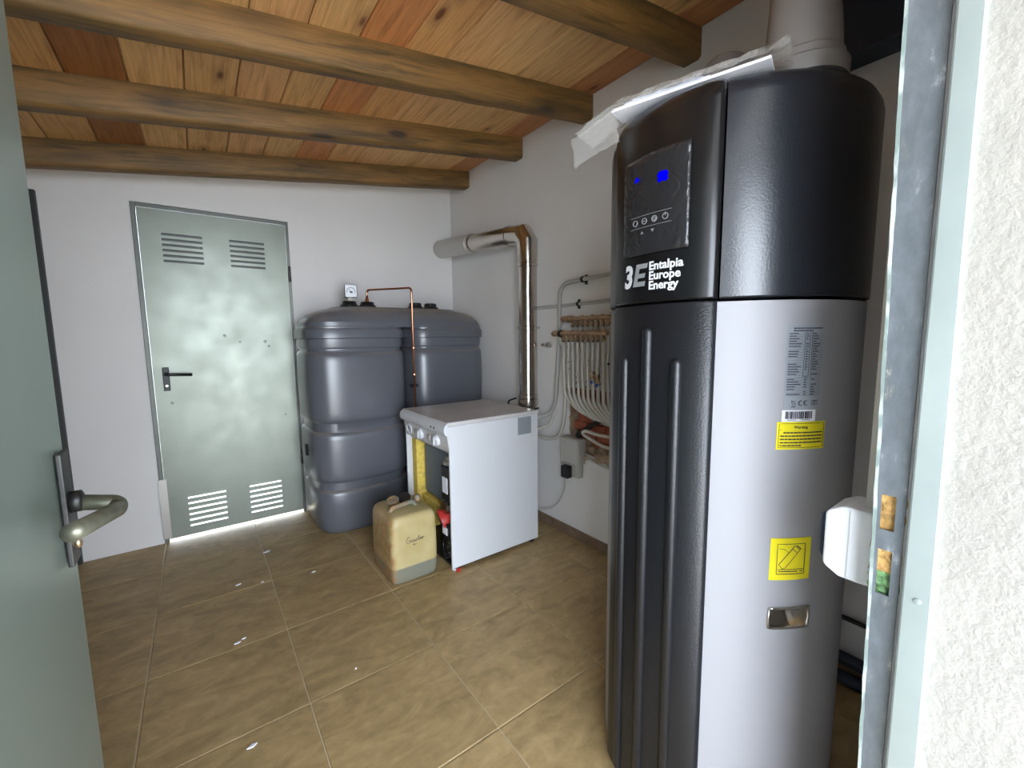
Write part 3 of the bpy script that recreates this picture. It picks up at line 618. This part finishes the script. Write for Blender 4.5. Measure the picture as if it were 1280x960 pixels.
# the broken recess: bricks, torn plaster edge, rubble mortar
obj('recess_back', boxm(.13, .15, NY0-.02, NY1+.02, NZ0-.02, NZ1+.02), M['mortar'], wr)
bk = None
for r_ in range(7):
    for c_ in range(3):
        y = NY1+.01-.14*c_-(.07 if r_ % 2 else 0); z = .575+r_*.052
        if z > .9: continue
        bm = boxm(.022+random.uniform(0, .012), .13, y-.134, y, z, z+.046)
        o = obj('brick', bm, M['brick'], wr, bevel=.003)
obj('brick', boxm(.002, .13, NY1-.02, NY1+.0, NZ0+.05, NZ1), M['mortar'], wr)
def ragged(ycs, side):  # torn plaster edge strips round the hole
    pass
bm = B(); rr = random.Random(5)
N, K = 26, 12; G = []
for i in range(N+1):
    row = []
    for j in range(K+1):
        y = NY1+.0-(NY1-NY0)*i/N; t = j/K
        base = .525+.10*math.sin(min(1, t*1.4)*1.57)*(0.6+.4*math.sin(i*.5))
        row.append(bm.verts.new((-.012+.14*t, y, max(.50, base+rr.uniform(-.012, .012)) if j else .515+rr.uniform(-.01, .012))))
    G.append(row)
for i in range(N):
    for j in range(K): bm.faces.new((G[i][j], G[i+1][j], G[i+1][j+1], G[i][j+1]))
o = obj('mortar_rubble', bm, M['mortar'], wr, True); s = o.modifiers.new('s', 'SOLIDIFY'); s.thickness = .02
for k in range(16):
    bm = B(); bmesh.ops.create_icosphere(bm, subdivisions=2, radius=rr.uniform(.014, .032))
    for v_ in bm.verts: v_.co *= rr.uniform(.8, 1.2)
    bmesh.ops.translate(bm, verts=bm.verts, vec=(rr.uniform(.0, .06), rr.uniform(NY0+.03, NY1-.10), rr.uniform(.55, .62)))
    obj('mortar_lump', bm, M['mortar'], wr, True)
for (a0, a1, horizontal) in ((NZ0, NZ1, False), (NY0, NY1, True)):
    n_ = 18; rings = []
    for k in range(n_+1):
        t = a0+(a1-a0)*k/n_; w = rr.uniform(.006, .022)
        if horizontal: rings.append([Vector(c) for c in ((-.002, t, NZ0+w), (-.002, t, NZ0-.03), (.02, t, NZ0-.03), (.02, t, NZ0+w*.6))])
        else: rings.append([Vector(c) for c in ((-.002, NY1-w, t), (-.002, NY1+.02, t), (.02, NY1+.02, t), (.02, NY1-w*.6, t))])
    obj('torn_plaster', loft(B(), rings), M['wall'], wr)
pts = spline([(.05, -1.74, .79), (-.0, -1.66, .755), (-.03, -1.585, .70), (-.035, -1.53, .652)], 12)
o = obj('corrugated_conduit', tubem(pts, [.0155 if k % 2 else .0125 for k in range(len(pts))], 12), M['black'], smooth=True)
tag(o, 'black corrugated conduit from recess into the grey junction box', 'conduit')
jb = thing('junction_box', 'grey square junction box on the right wall under the manifold', 'junction box', (-.03, -1.49, .485))
obj('housing', boxm(-.062, -.001, -1.565, -1.415, .487, .640), M['greyplastic'], jb, bevel=.006)
obj('cover', boxm(-.070, -.0625, -1.562, -1.418, .490, .637), M['greyplastic'], jb, bevel=.003)
sk_ = thing('wall_socket', 'small grey socket with a black plug below the junction box', 'socket', (-.03, -1.50, .40))
obj('socket_body', boxm(-.045, -.001, -1.545, -1.455, .400, .482), M['greyplastic'], sk_, bevel=.004)
bm = boxm(-.088, -.046, -1.498, -1.440, .395, .470); obj('plug', bm, M['black'], sk_, bevel=.008)
o = obj('power_cable', tubem(spline([(-.075, -1.455, .398), (-.05, -1.44, .36), (-.02, -1.395, .27), (-.015, -1.345, .19), (-.02, -1.27, .125), (-.05, -1.16, .085), (-.13, -1.13, .075), (-.195, -1.12, .08)], 7), .0032, 8), M['pex'], smooth=True); tag(o, 'thin white cable sagging from the black plug toward the boiler', 'cable')
for z, r_ in ((.536, .0085), (.517, .0085)):
    pipe('floor_pipe', 'upper of two level pipes leaving the junction box to the right' if z > .52 else 'lower of two level pipes leaving the junction box to the right', [(-.014, -1.566, z+.02), (-.014, -1.70, z-.005), (-.014, -2.3, z-.03)], r_, M['pexgrey'], .05)

# ---------------------------------------------------------------- heat pump water heater
HX, HY, HR = -.627, -2.664, .298
hp = thing('heat_pump_water_heater', 'tall black and silver heat pump water heater in the right foreground', 'water heater', (HX, HY, 0))
def P(th, r, z): return Vector((HX+r*math.cos(R(th)), HY+r*math.sin(R(th)), z))
T0, T1 = 149.5, 204.6; TC = (T0+T1)/2; TW = (T1-T0)/2
def rf(th):  # front section radius: flatter face with rounded shoulders
    u = abs(th-TC)/TW
    return HR+.004+.017*max(0, 1-u**6)**.5 - .004*(1-min(1, u)**2)
# jacket with handle recess
RZ0, RZ1, RT0, RT1 = .596, .638, 229.5, 246.8
ths = sorted(set([i*4 for i in range(90)]+[RT0, RT1])); zsj = [.03, .035, .3, RZ0, RZ1, 1.0, 1.304]
bm = B(); g = [[bm.verts.new(P(t, HR-(.006 if z == .03 else 0), z)) for z in zsj] for t in ths]
for i in range(len(ths)):
    j = (i+1) % len(ths)
    for k in range(len(zsj)-1):
        if zsj[k] == RZ0 and RT0 <= ths[i] < RT1: continue
        bm.faces.new((g[i][k], g[j][k], g[j][k+1], g[i][k+1]))
bm.faces.new([r_[0] for r_ in g]); bm.faces.new([r_[-1] for r_ in g])
obj('silver_jacket', bm, M['silver'], hp, 40)
bm = B(); tt = [RT0+(RT1-RT0)*k/10 for k in range(11)]
rows = [(HR+.003, RZ1+.003), (HR-.028, RZ1-.002), (HR-.032, (RZ0+RZ1)/2), (HR-.018, RZ0+.004), (HR+.003, RZ0-.003)]
gg_ = [[bm.verts.new(P(t, r, z)) for r, z in rows] for t in tt]
for i in range(10):
    for k in range(4): bm.faces.new((gg_[i][k], gg_[i+1][k], gg_[i+1][k+1], gg_[i][k+1]))
bm.faces.new(gg_[0]); bm.faces.new(gg_[-1])
obj('grab_recess', bm, M['chrome'], hp, 40)
bm = tubem([P(t, HR+.002, RZ1+.002) for t in tt]+[P(RT1+.2, HR+.002, (RZ0+RZ1)/2)]+[P(t, HR+.002, RZ0-.002) for t in tt[::-1]]+[P(RT0-.2, HR+.002, (RZ0+RZ1)/2), P(RT0, HR+.002, RZ1+.002)], .003, 8)
obj('recess_frame', bm, M['chrome'], hp, True)
def sector(t0, t1, step, rfn, prof, inner=.2, name='x', mt=None, sm=35):
    n_ = max(2, int(round((t1-t0)/step))); th = [t0+(t1-t0)*k/n_ for k in range(n_+1)]
    bm = B(); g = [[bm.verts.new(P(t, (rfn(t)-d), z)) for z, d in prof]+[bm.verts.new(P(t, inner, prof[-1][0])), bm.verts.new(P(t, inner, prof[0][0]))] for t in th]
    K = len(g[0])
    for a, b in zip(g, g[1:]):
        for k in range(K): bm.faces.new((a[k], b[k], b[(k+1) % K], a[(k+1) % K]))
    bm.faces.new(g[0]); bm.faces.new(g[-1]); return obj(name, bm, mt, hp, sm)
ZC = 1.311; ZTp = 1.752
sector(T0, T1, 1, rf, [(.03, 0), (ZC-.010, 0), (ZC-.006, .002), (ZC-.004, .006)], .27, 'front_panel', M['panel'])
topp = [(ZC, .003), (ZC+.003, 0), (ZTp-.045, 0), (ZTp-.030, .003), (ZTp-.015, .011), (ZTp-.005, .022), (ZTp, .036), (ZTp+.004, .06)]
sector(T0, T1, 1, rf, topp, .02, 'control_fascia', M['fascia'])
sector(T1+.7, T0+359.2, 3, lambda t: HR+.004, topp, .02, 'top_cover', M['shell'])
bm = lathe(B(), (HX, HY, ZTp-.03), [(HR-.02, 0), (HR-.03, .028), (.01, .034)], 64); obj('cover_deck', bm, M['shell'], hp, 40)
obj('base_ring', lathe(B(), (HX, HY, 0), [(HR-.03, 0), (HR-.02, .03)], 64), M['black'], hp, 40)
for th, zt in ((163.5, 1.185), (177.0, 1.255), (190.5, 1.185)):
    rings = []
    for z, s in [(.04, .6), (.05, 1)]+[(zt-.014+.014*math.sin(R(a)), max(.04, math.cos(R(a)))) for a in (0, 25, 50, 70, 85)]:
        c0 = rf(th)-.001; rings.append([P(th+2.35*s*math.cos(R(a)), c0+.0115*s*math.sin(R(a)), z) for a in (0, 20, 45, 70, 90, 110, 135, 160, 180)]+[P(th, c0-.006, z)])
    obj('rib', loft(B(), rings), M['panel'], hp, 50)
def patch(t0, t1, z0, z1, off, name, mt, par, nx=8, nz=2, rfn=None, skew=0, wr_=0, base=None):
    rfn = rfn or (lambda t: HR); rr = random.Random(3); bm = B()
    G = [[[bm.verts.new(P(t0+(t1-t0)*i/nx+skew*(j/nz-.5), rfn(t0+(t1-t0)*i/nx)+o_+(rr.uniform(0, wr_) if o_ == off and 0 < i < nx and 0 < j < nz else 0), z0+(z1-z0)*j/nz)) for j in range(nz+1)] for i in range(nx+1)] for o_ in (off, (off*.3 if base is None else base))]
    for s_ in (0, 1):
        for i in range(nx):
            for j in range(nz): bm.faces.new((G[s_][i][j], G[s_][i+1][j], G[s_][i+1][j+1], G[s_][i][j+1]))
    for i in range(nx):
        for j in (0, nz): bm.faces.new((G[0][i][j], G[0][i+1][j], G[1][i+1][j], G[1][i][j]))
    for j in range(nz):
        for i in (0, nx): bm.faces.new((G[0][i][j], G[0][i][j+1], G[1][i][j+1], G[1][i][j]))
    return obj(name, bm, mt, par, 30 if not wr_ else True)
def bend(bm, th0, z0, rad, off, rfn=None):
    rfn = rfn or (lambda t: HR)
    def f(c):
        th = th0+math.degrees(c.x/rad); return P(th, rfn(th)+off+c.z, z0+c.y)
    return remap(bm, f)
dsp = patch(163.2, 193.2, 1.428, 1.628, .002, 'display', M['gloss'], hp, 16, 8, rf)
flm = patch(162.6, 194.0, 1.420, 1.636, .005, 'protective_film', M['dfilm'], dsp, 26, 22, rf, 0, .0028, .0022)
RD = HR+.016
def ring2(bm, cx, cy, r, w=.0009, n=18): tube(bm, [(cx+r*math.cos(2*math.pi*k/n), cy+r*math.sin(2*math.pi*k/n), 0) for k in range(n+1)], w, 4); return bm
def rect2(bm, x0, x1, y0, y1, z=.0004): box(bm, x0, x1, y0, y1, -z, z); return bm
bm = B()
for k in range(4):
    ring2(bm, .012+.026*k, 0, .0062)
    if k == 1: rect2(bm, .012+.026*k-.0035, .012+.026*k+.0035, -.0007, .0007)
    if k == 3: rect2(bm, .012+.026*k-.0007, .012+.026*k+.0007, .001, .008)
    if k == 2: ring2(bm, .012+.026*k, 0, .0035)
rect2(bm, -.002, .104, .0125, .0132); rect2(bm, -.002, .104, -.0135, -.0128)
for x, s in ((.032, 1), (.060, -1)):
    v_ = [bm.verts.new(c) for c in ((x-.0045, -.024-.003*s, 0), (x+.0045, -.024-.003*s, 0), (x, -.024+.0035*s, 0))]; bm.faces.new(v_)
bmesh.ops.subdivide_edges(bm, edges=[e for e in bm.edges if e.calc_length() > .03], cuts=8)
obj('button_icons', bend(bm, 168.6, 1.492, RD, .0090, rf), M['palegrey'], dsp)
bm = B()
for dx, dy in ((0, 0), (.006, .002), (.003, .005)): bmesh.ops.create_icosphere(bm, subdivisions=1, radius=.0035, matrix=Matrix.Translation((dx, dy, 0)))
rr = random.Random(2)
for k in range(12): bmesh.ops.create_icosphere(bm, subdivisions=1, radius=rr.uniform(.004, .007), matrix=Matrix.Translation((.068+rr.uniform(-.008, .010), -.006+rr.uniform(-.009, .010), 0)))
for v_ in bm.verts: v_.co.z *= .15
obj('blue_readout', bend(bm, 170.5, 1.585, RD, .0088, rf), M['led'], dsp)
# lettering: Entalpia Europe Energy and the 3E sign
lg = textbm('Entalpia\nEurope\nEnergy', .0262, .0007, 0, .83)
lgo = obj('lettering', bend(lg, 177.3, 1.3830, RD, .0018, rf), M['whiteink'], hp)
bm = textbm('3', .070, .0028, .10)
for v in bm.verts: v.co.x *= .80
obj('emblem_three', bend(bm, 163.3, 1.350, RD, .0026, rf), M['whiteink'], hp)
bm = B()
def par4(x0, x1, y0, y1, sh=.20):
    v_ = [bm.verts.new((x+(y-0)*sh, y, 0)) for x, y in ((x0, y0), (x1, y0), (x1, y1), (x0, y1))]; bm.faces.new(v_)
par4(.024, .058, .039, .050); par4(.028, .056, .018, .028); par4(.024, .060, -.001, .010); par4(.024, .036, -.001, .050)
obj('emblem_letter', bend(bm, 164.4, 1.350, RD, .0016, rf), M['palegrey'], hp)
# stickers on the jacket
st = patch(230.4, 245.2, 1.079, 1.253, .0009, 'specification_sticker', M['greysticker'], hp)
bm = B(); rr = random.Random(8)
rows_ = 25
for k in range(rows_):
    y = .030+k*.0052
    rect2(bm, .001, .0735, y, y+.00035)
    x = .002
    if rr.random() < .85: rect2(bm, .002, .002+rr.uniform(.012, .028), y+.0014, y+.0032)
    if rr.random() < .6: rect2(bm, .037, .037+rr.uniform(.003, .006), y+.0014, y+.0032)
    if rr.random() < .8: rect2(bm, .052, .052+rr.uniform(.006, .016), y+.0014, y+.0032)
for x in (.034, .045, .050): rect2(bm, x, x+.0003, .066, .160)
for y, w in ((.1665, .060), (.1615, .040)):
    x = .010
    while x < .010+w:
        l_ = rr.uniform(.003, .007); rect2(bm, x, x+l_, y, y+.0024); x += l_+.0012
bmesh.ops.subdivide_edges(bm, edges=[e for e in bm.edges if e.calc_length() > .03], cuts=6)
obj('fine_print', bend(bm, 230.7, 1.079, HR, .0014), M['ink'], st)
bm = B()
for cx_, a0, a1 in ((.034, 60, 300), (.045, 60, 300)): tube(bm, [(cx_+.0048*math.cos(R(a)), .014+.0048*math.sin(R(a)), 0) for a in range(a0, a1+1, 24)], .0009, 4)
tube(bm, [(.0405, .014, 0), (.0445, .014, 0)], .0008, 4)
tube(bm, [(.014, .018, 0), (.016, .010, 0), (.020, .010, 0), (.022, .018, 0), (.014, .018, 0)], .0005, 4); tube(bm, [(.013, .020, 0), (.023, .009, 0)], .0004, 4); rect2(bm, .014, .022, .0055, .0072)
tube(bm, [(.057, .010, 0), (.070, .010, 0), (.070, .019, 0), (.057, .019, 0), (.057, .010, 0)], .0005, 4); tube(bm, [(.063, .011, 0), (.063, .018, 0), (.068, .018, 0)], .0007, 4)
obj('marks', bend(bm, 230.7, 1.079, HR, .0014), M['ink'], st)
bc = patch(230.0, 243.9, 1.054, 1.0785, .0009, 'barcode_sticker', M['paper'], hp)
bm = B(); x = .006
while x < .064:
    w = rr.choice((.0007, .0012, .0020, .0026)); rect2(bm, x, x+w, .006, .0215); x += w+rr.choice((.0008, .0012, .0018))
rect2(bm, .010, .058, .003, .0042)
obj('bars', bend(bm, 230.2, 1.054, HR, .0014), M['ink'], bc)
ws = patch(228.4, 248.9, .995, 1.0535, .0012, 'warning_sticker', M['yellow'], hp)
bm = B(); tube(bm, [(.003, .004, 0)]+[(.003+.0165*k, .004, 0) for k in range(1, 7)]+[(.102, .055, 0)]+[(.003+.0165*k, .055, 0) for k in range(5, -1, -1)]+[(.003, .004, 0)], .0005, 4)
for k, (y, x0, x1) in enumerate(((.0345, .012, .099), (.0275, .006, .099), (.0205, .006, .098), (.0135, .006, .098), (.0070, .006, .050))):
    x = x0
    while x < x1:
        l_ = rr.uniform(.003, .009); rect2(bm, x, min(x+l_, x1), y, y+.0026); x += l_+.0014
rect2(bm, .003, .102, .0415, .0420)
obj('fine_print', bend(bm, 228.6, .995, HR, .0018), M['ink'], ws)
obj('heading', bend(textbm('Warning', .0085), 235.0, 1.0395, HR, .0018), M['ink'], ws)
ts = patch(228.7, 246.2, .705, .800, .0012, 'tilt_sticker', M['yellow'], hp)
bm = B()
def pl_(pts, w=.0007):
    q_ = []
    for a, b in zip(pts, pts[1:]):
        for k in range(4): q_.append((a[0]+(b[0]-a[0])*k/4, a[1]+(b[1]-a[1])*k/4, 0))
    q_.append((*pts[-1], 0)); tube(bm, q_, w, 4)
pl_([(.014, .014), (.076, .014), (.076, .082), (.014, .082), (.014, .014)], .0008)
pl_([(.026, .026), (.018, .036), (.052, .078), (.064, .068), (.032, .028), (.026, .026)]); pl_([(.046, .071), (.058, .061)]); pl_([(.056, .078), (.066, .070)], .0014)
pl_([(.018, .072), (.030, .070), (.040, .062)], .0005); pl_([(.016, .0245), (.074, .0245)]); pl_([(.018, .020), (.060, .020)], .001); pl_([(.066, .020), (.073, .020)], .001)
obj('tilt_pictogram', bend(bm, 228.8, .705, HR, .0018), M['ink'], ts)
# ducts on top
dc = thing('vent_duct', 'wide grey vent duct standing on the heat pump top and rising to the roof', 'duct', (-.70, -2.845, ZTp))
obj('collar', lathe(B(), (-.70, -2.845, ZTp+.006), [(.082, 0), (.084, .006), (.084, .030), (.072, .034)], 40), M['duct'], dc, 40)
obj('rim', lathe(B(), (-.70, -2.845, ZTp+.030), [(.0705, .008), (.0755, .012), (.0755, .026), (.0705, .030)], 40), M['duct'], dc, 40)
pts = [(-.70, -2.845, ZTp+.028), (-.70, -2.845, ZTp+.06), (-.697, -2.843, ZTp+.10), (-.692, -2.84, ZTp+.145), (-.686, -2.835, ZTp+.19), (-.682, -2.83, ZTp+.23), (-.68, -2.83, ZTp+.4), (-.68, -2.83, cz(-.72)-.003)]
obj('duct_pipe', tubem(pts, [.070, .071, .070, .067, .062, .058, .057, .057], 36), M['duct'], dc, 40)
d2_ = thing('vent_duct', 'low grey duct elbow behind the papers on the heat pump', 'duct', (-.51, -2.56, ZTp))
obj('collar', lathe(B(), (-.51, -2.56, ZTp+.005), [(.085, 0), (.085, .02), (.076, .024)], 40), M['duct'], d2_, 40)
obj('elbow_pipe', tubem(fillet([(-.51, -2.56, ZTp+.02), (-.51, -2.56, ZTp+.225), (-.36, -2.56, ZTp+.225), (-.001, -2.56, ZTp+.225)], .16, 10), .075, 36), M['duct'], d2_, 40)
ln = obj('lagged_duct', boxm(-.10, -.001, -3.098, -2.60, 2.082, 2.275), M['navy'], bevel=.006); tag(ln, 'dark navy boxed duct on the wall behind the grey vent', 'duct')
for k, z in enumerate((.078, .006)):
    o = obj('lagged_pipe', tubem([(-.05, -2.50, z+.03), (-.05, -3.09, z+.03)], .022, 14), M['navy'], smooth=True); tag(o, ('upper' if k == 0 else 'lower')+' of two dark lagged pipes low on the wall behind the heat pump', 'pipe')
o = obj('drain_pipe', tubem([(-.02, -2.42, .245), (-.02, -3.09, .235)], .008, 10), M['black'], smooth=True); tag(o, 'thin black pipe above the two lagged pipes behind the heat pump', 'pipe')
# paper manuals in a plastic bag lying on top
pa = thing('paper_stack', 'white printed sheets in a clear plastic bag on the heat pump', 'papers', (-.85, -2.68, ZTp+.004))
ax = Vector((.285, -.957, 0)).normalized(); ay = Vector((.957, .285, 0)).normalized(); O0 = Vector((-.965, -2.545, ZTp+.008))
def sheet(u0, u1, v0, v1, z, rz, bow, name, th=.0012, mt='paper', par=None):
    u0 += 0; v0 += .012
    bm = B(); a2 = ax*math.cos(rz)+ay*math.sin(rz); b2 = ay*math.cos(rz)-ax*math.sin(rz)
    N = 12; G = [[[bm.verts.new(O0+a2*(u0+(u1-u0)*i/N)+b2*(v0+(v1-v0)*j/6)+Vector((0, 0, z+o_+bow*math.sin(i/N*3.14)*(j/6)))) for j in range(7)] for i in range(N+1)] for o_ in (0, th)]
    for s_ in (0, 1):
        for i in range(N):
            for j in range(6): bm.faces.new((G[s_][i][j], G[s_][i+1][j], G[s_][i+1][j+1], G[s_][i][j+1]))
    for i in range(N):
        for j in (0, 6): bm.faces.new((G[0][i][j], G[0][i+1][j], G[1][i+1][j], G[1][i][j]))
    for j in range(6):
        for i in (0, N): bm.faces.new((G[0][i][j], G[0][i][j+1], G[1][i][j+1], G[1][i][j]))
    return obj(name, bm, M[mt], par or pa, True if mt == 'film' else 30)
sheet(0, .325, 0, .078, .0, 0, 0, 'booklet', .0055); sheet(.003, .323, .003, .072, .0060, .01, .001, 'sheet', .003)
sheet(.03, .215, -.002, .19, .0095, .03, .004, 'sheet', .0012); sheet(.05, .20, .0, .18, .0115, -.05, .006, 'sheet', .0012)
bm = B(); N, K = 26, 12; rr = random.Random(11)
G = []
for i in range(N+1):
    u = -.085+.44*i/N; row = []
    for j in range(K+1):
        v_ = -.01+.10*j/K; over = max(0, -u); inner = 0 < u < .325
        z = (.020 if j > 1 and inner else .004)+rr.uniform(-.0028, .0028) - over*.42
        if u > .325: z = .012+rr.uniform(-.008, .012)
        row.append(bm.verts.new(O0+ax*u+ay*(v_+rr.uniform(-.003, .003))+Vector((0, 0, z))))
    G.append(row)
for i in range(N):
    for j in range(K): bm.faces.new((G[i][j], G[i+1][j], G[i+1][j+1], G[i][j+1]))
o = obj('plastic_bag', bm, M['film'], pa, True); s = o.modifiers.new('s', 'SOLIDIFY'); s.thickness = .0008
bm = B(); G = []
for i in range(11):
    u = -.11+.12*i/10; G.append([bm.verts.new(O0+ax*(u+rr.uniform(-.004, .004))+ay*(.0+.004*rr.random()+(.01+.004*j))+Vector((0, 0, .004-.010*j-.35*max(0, -u)+rr.uniform(-.004, .004)))) for j in range(7)])
for i in range(10):
    for j in range(6): bm.faces.new((G[i][j], G[i+1][j], G[i+1][j+1], G[i][j+1]))
o = obj('bag_flap', bm, M['film'], pa, True); s = o.modifiers.new('s', 'SOLIDIFY'); s.thickness = .0008

# ---------------------------------------------------------------- jerrycan
cx0, cx1, cy0, cy1 = -1.092, -.838, -1.312, -1.005; ccx, ccy = (cx0+cx1)/2, (cy0+cy1)/2; ca, cb = (cx1-cx0)/2, (cy1-cy0)/2
jc = thing('jerrycan', 'stained yellowish plastic jerrycan with black handwriting, beside the open boiler', 'canister', (cx0, ccy, 0))
rings = [sup(ccx, ccy, ca, cb, z, n_, 72, s) for z, s, n_ in ((0, .90, 6), (.006, .945, 8), (.02, .975, 9), (.05, .99, 10), (.16, 1.0, 10), (.27, .995, 9), (.305, .985, 9), (.325, .965, 8), (.338, .93, 7), (.346, .88, 6), (.350, .80, 6))]
bd = obj('body', loft(B(), rings), M['canister'], jc, 50, origin=(cx0, ccy, 0))
obj('handle', tubem(fillet([(-1.055, -1.205, .340), (-1.045, -1.205, .366), (-.925, -1.195, .374), (-.905, -1.19, .340)], .03), .0125, 14), M['canister'], jc, True)
obj('filler_neck', lathe(B(), (-1.0, -1.11, .343), [(.03, 0), (.03, .012), (.028, .016)], 24), M['canister'], jc, 40)
obj('screw_cap', lathe(B(), (-1.0, -1.11, .355), [(.030, 0), (.033, .004), (.033, .020), (.028, .026), (.016, .027), (.014, .022), (.0005, .022)], 20, (-.2, -.3, .9)), M['canister'], jc, 30)
obj('black_cap', lathe(B(), (-.930, -1.10, .350), [(.028, 0), (.031, .004), (.031, .034), (.026, .038), (.0005, .039)], 20, (-.25, -.6, .75)), M['black'], jc, 30)
obj('vent_neck', lathe(B(), (-.872, -1.13, .343), [(.024, 0), (.022, .020), (.014, .034)], 18), M['canister'], jc, 30)
def stroke(bm, pts, w=.0011): tube(bm, [(x, z, 0) for x, z in spline([(p[0], p[1], 0) for p in pts], 5) for x, z in [(x, z)]] if False else [Vector((p.x, 0, p.y)) for p in spline([(a, b, 0) for a, b in pts], 5)], w, 5)
bm = B()
stroke(bm, [(.018, .026), (.012, .032), (.003, .024), (.000, .010), (.006, .000), (.015, .004), (.017, .013), (.010, .013)])
stroke(bm, [(.030, .012), (.024, .014), (.020, .007), (.024, .001), (.030, .007), (.031, .013), (.031, .004), (.036, .003), (.041, .012), (.038, .014), (.043, .005), (.040, .000), (.037, .003)])
stroke(bm, [(.052, .012), (.047, .009), (.048, .002), (.054, .002), (.056, .008), (.052, .012), (.060, .012), (.066, .020), (.068, .026), (.064, .024), (.063, .006), (.067, .003), (.074, .010), (.075, .014), (.071, .013), (.071, .006), (.076, .004), (.082, .008), (.080, .013), (.087, .014), (.088, .007), (.083, .006), (.086, .013), (.097, .012)])
stroke(bm, [(.046, -.010), (.034, -.012), (.040, -.016), (.054, -.014)])
bmesh.ops.translate(bm, verts=bm.verts, vec=(cx0+.078, cy0-.0005, .208)); obj('handwriting', bm, M['ink'], bd)

# ---------------------------------------------------------------- debris chips on the floor
cl_ = ['white plaster chip on the floor, left one of the pair near the back door', 'smaller plaster chip, right one of the pair near the back door', 'larger white chip of the touching pair in the middle of the floor', 'smaller white chip of the touching pair in the middle of the floor',
       'thin pale chip on the floor closest to the back door', 'white plaster chip nearest the camera on the floor', 'pale chip on the floor left of the jerrycan', 'tiny speck of plaster on the open floor in front of the jerrycan']
for i, (x, y, s) in enumerate(((-1.706, -.8, .012), (-1.606, -.85, .006), (-1.741, -1.29, .012), (-1.718, -1.275, .008), (-1.548, -.506, .018), (-1.74, -1.842, .014), (-1.375, -.906, .011), (-1.394, -1.723, .004))):
    bm = B(); v_ = [bm.verts.new((x+s*a, y+s*.5*b, z)) for z in (.0006, .004) for a, b in ((-1, -.6), (.2, -1), (1, .1), (.1, .9))]
    for f in ((0, 1, 2, 3), (4, 5, 6, 7), (0, 1, 5, 4), (1, 2, 6, 5), (2, 3, 7, 6), (3, 0, 4, 7)): bm.faces.new([v_[k] for k in f])
    tag(obj('plaster_chip', bm, M['paper']), cl_[i], 'debris', 'plaster chips on the floor')
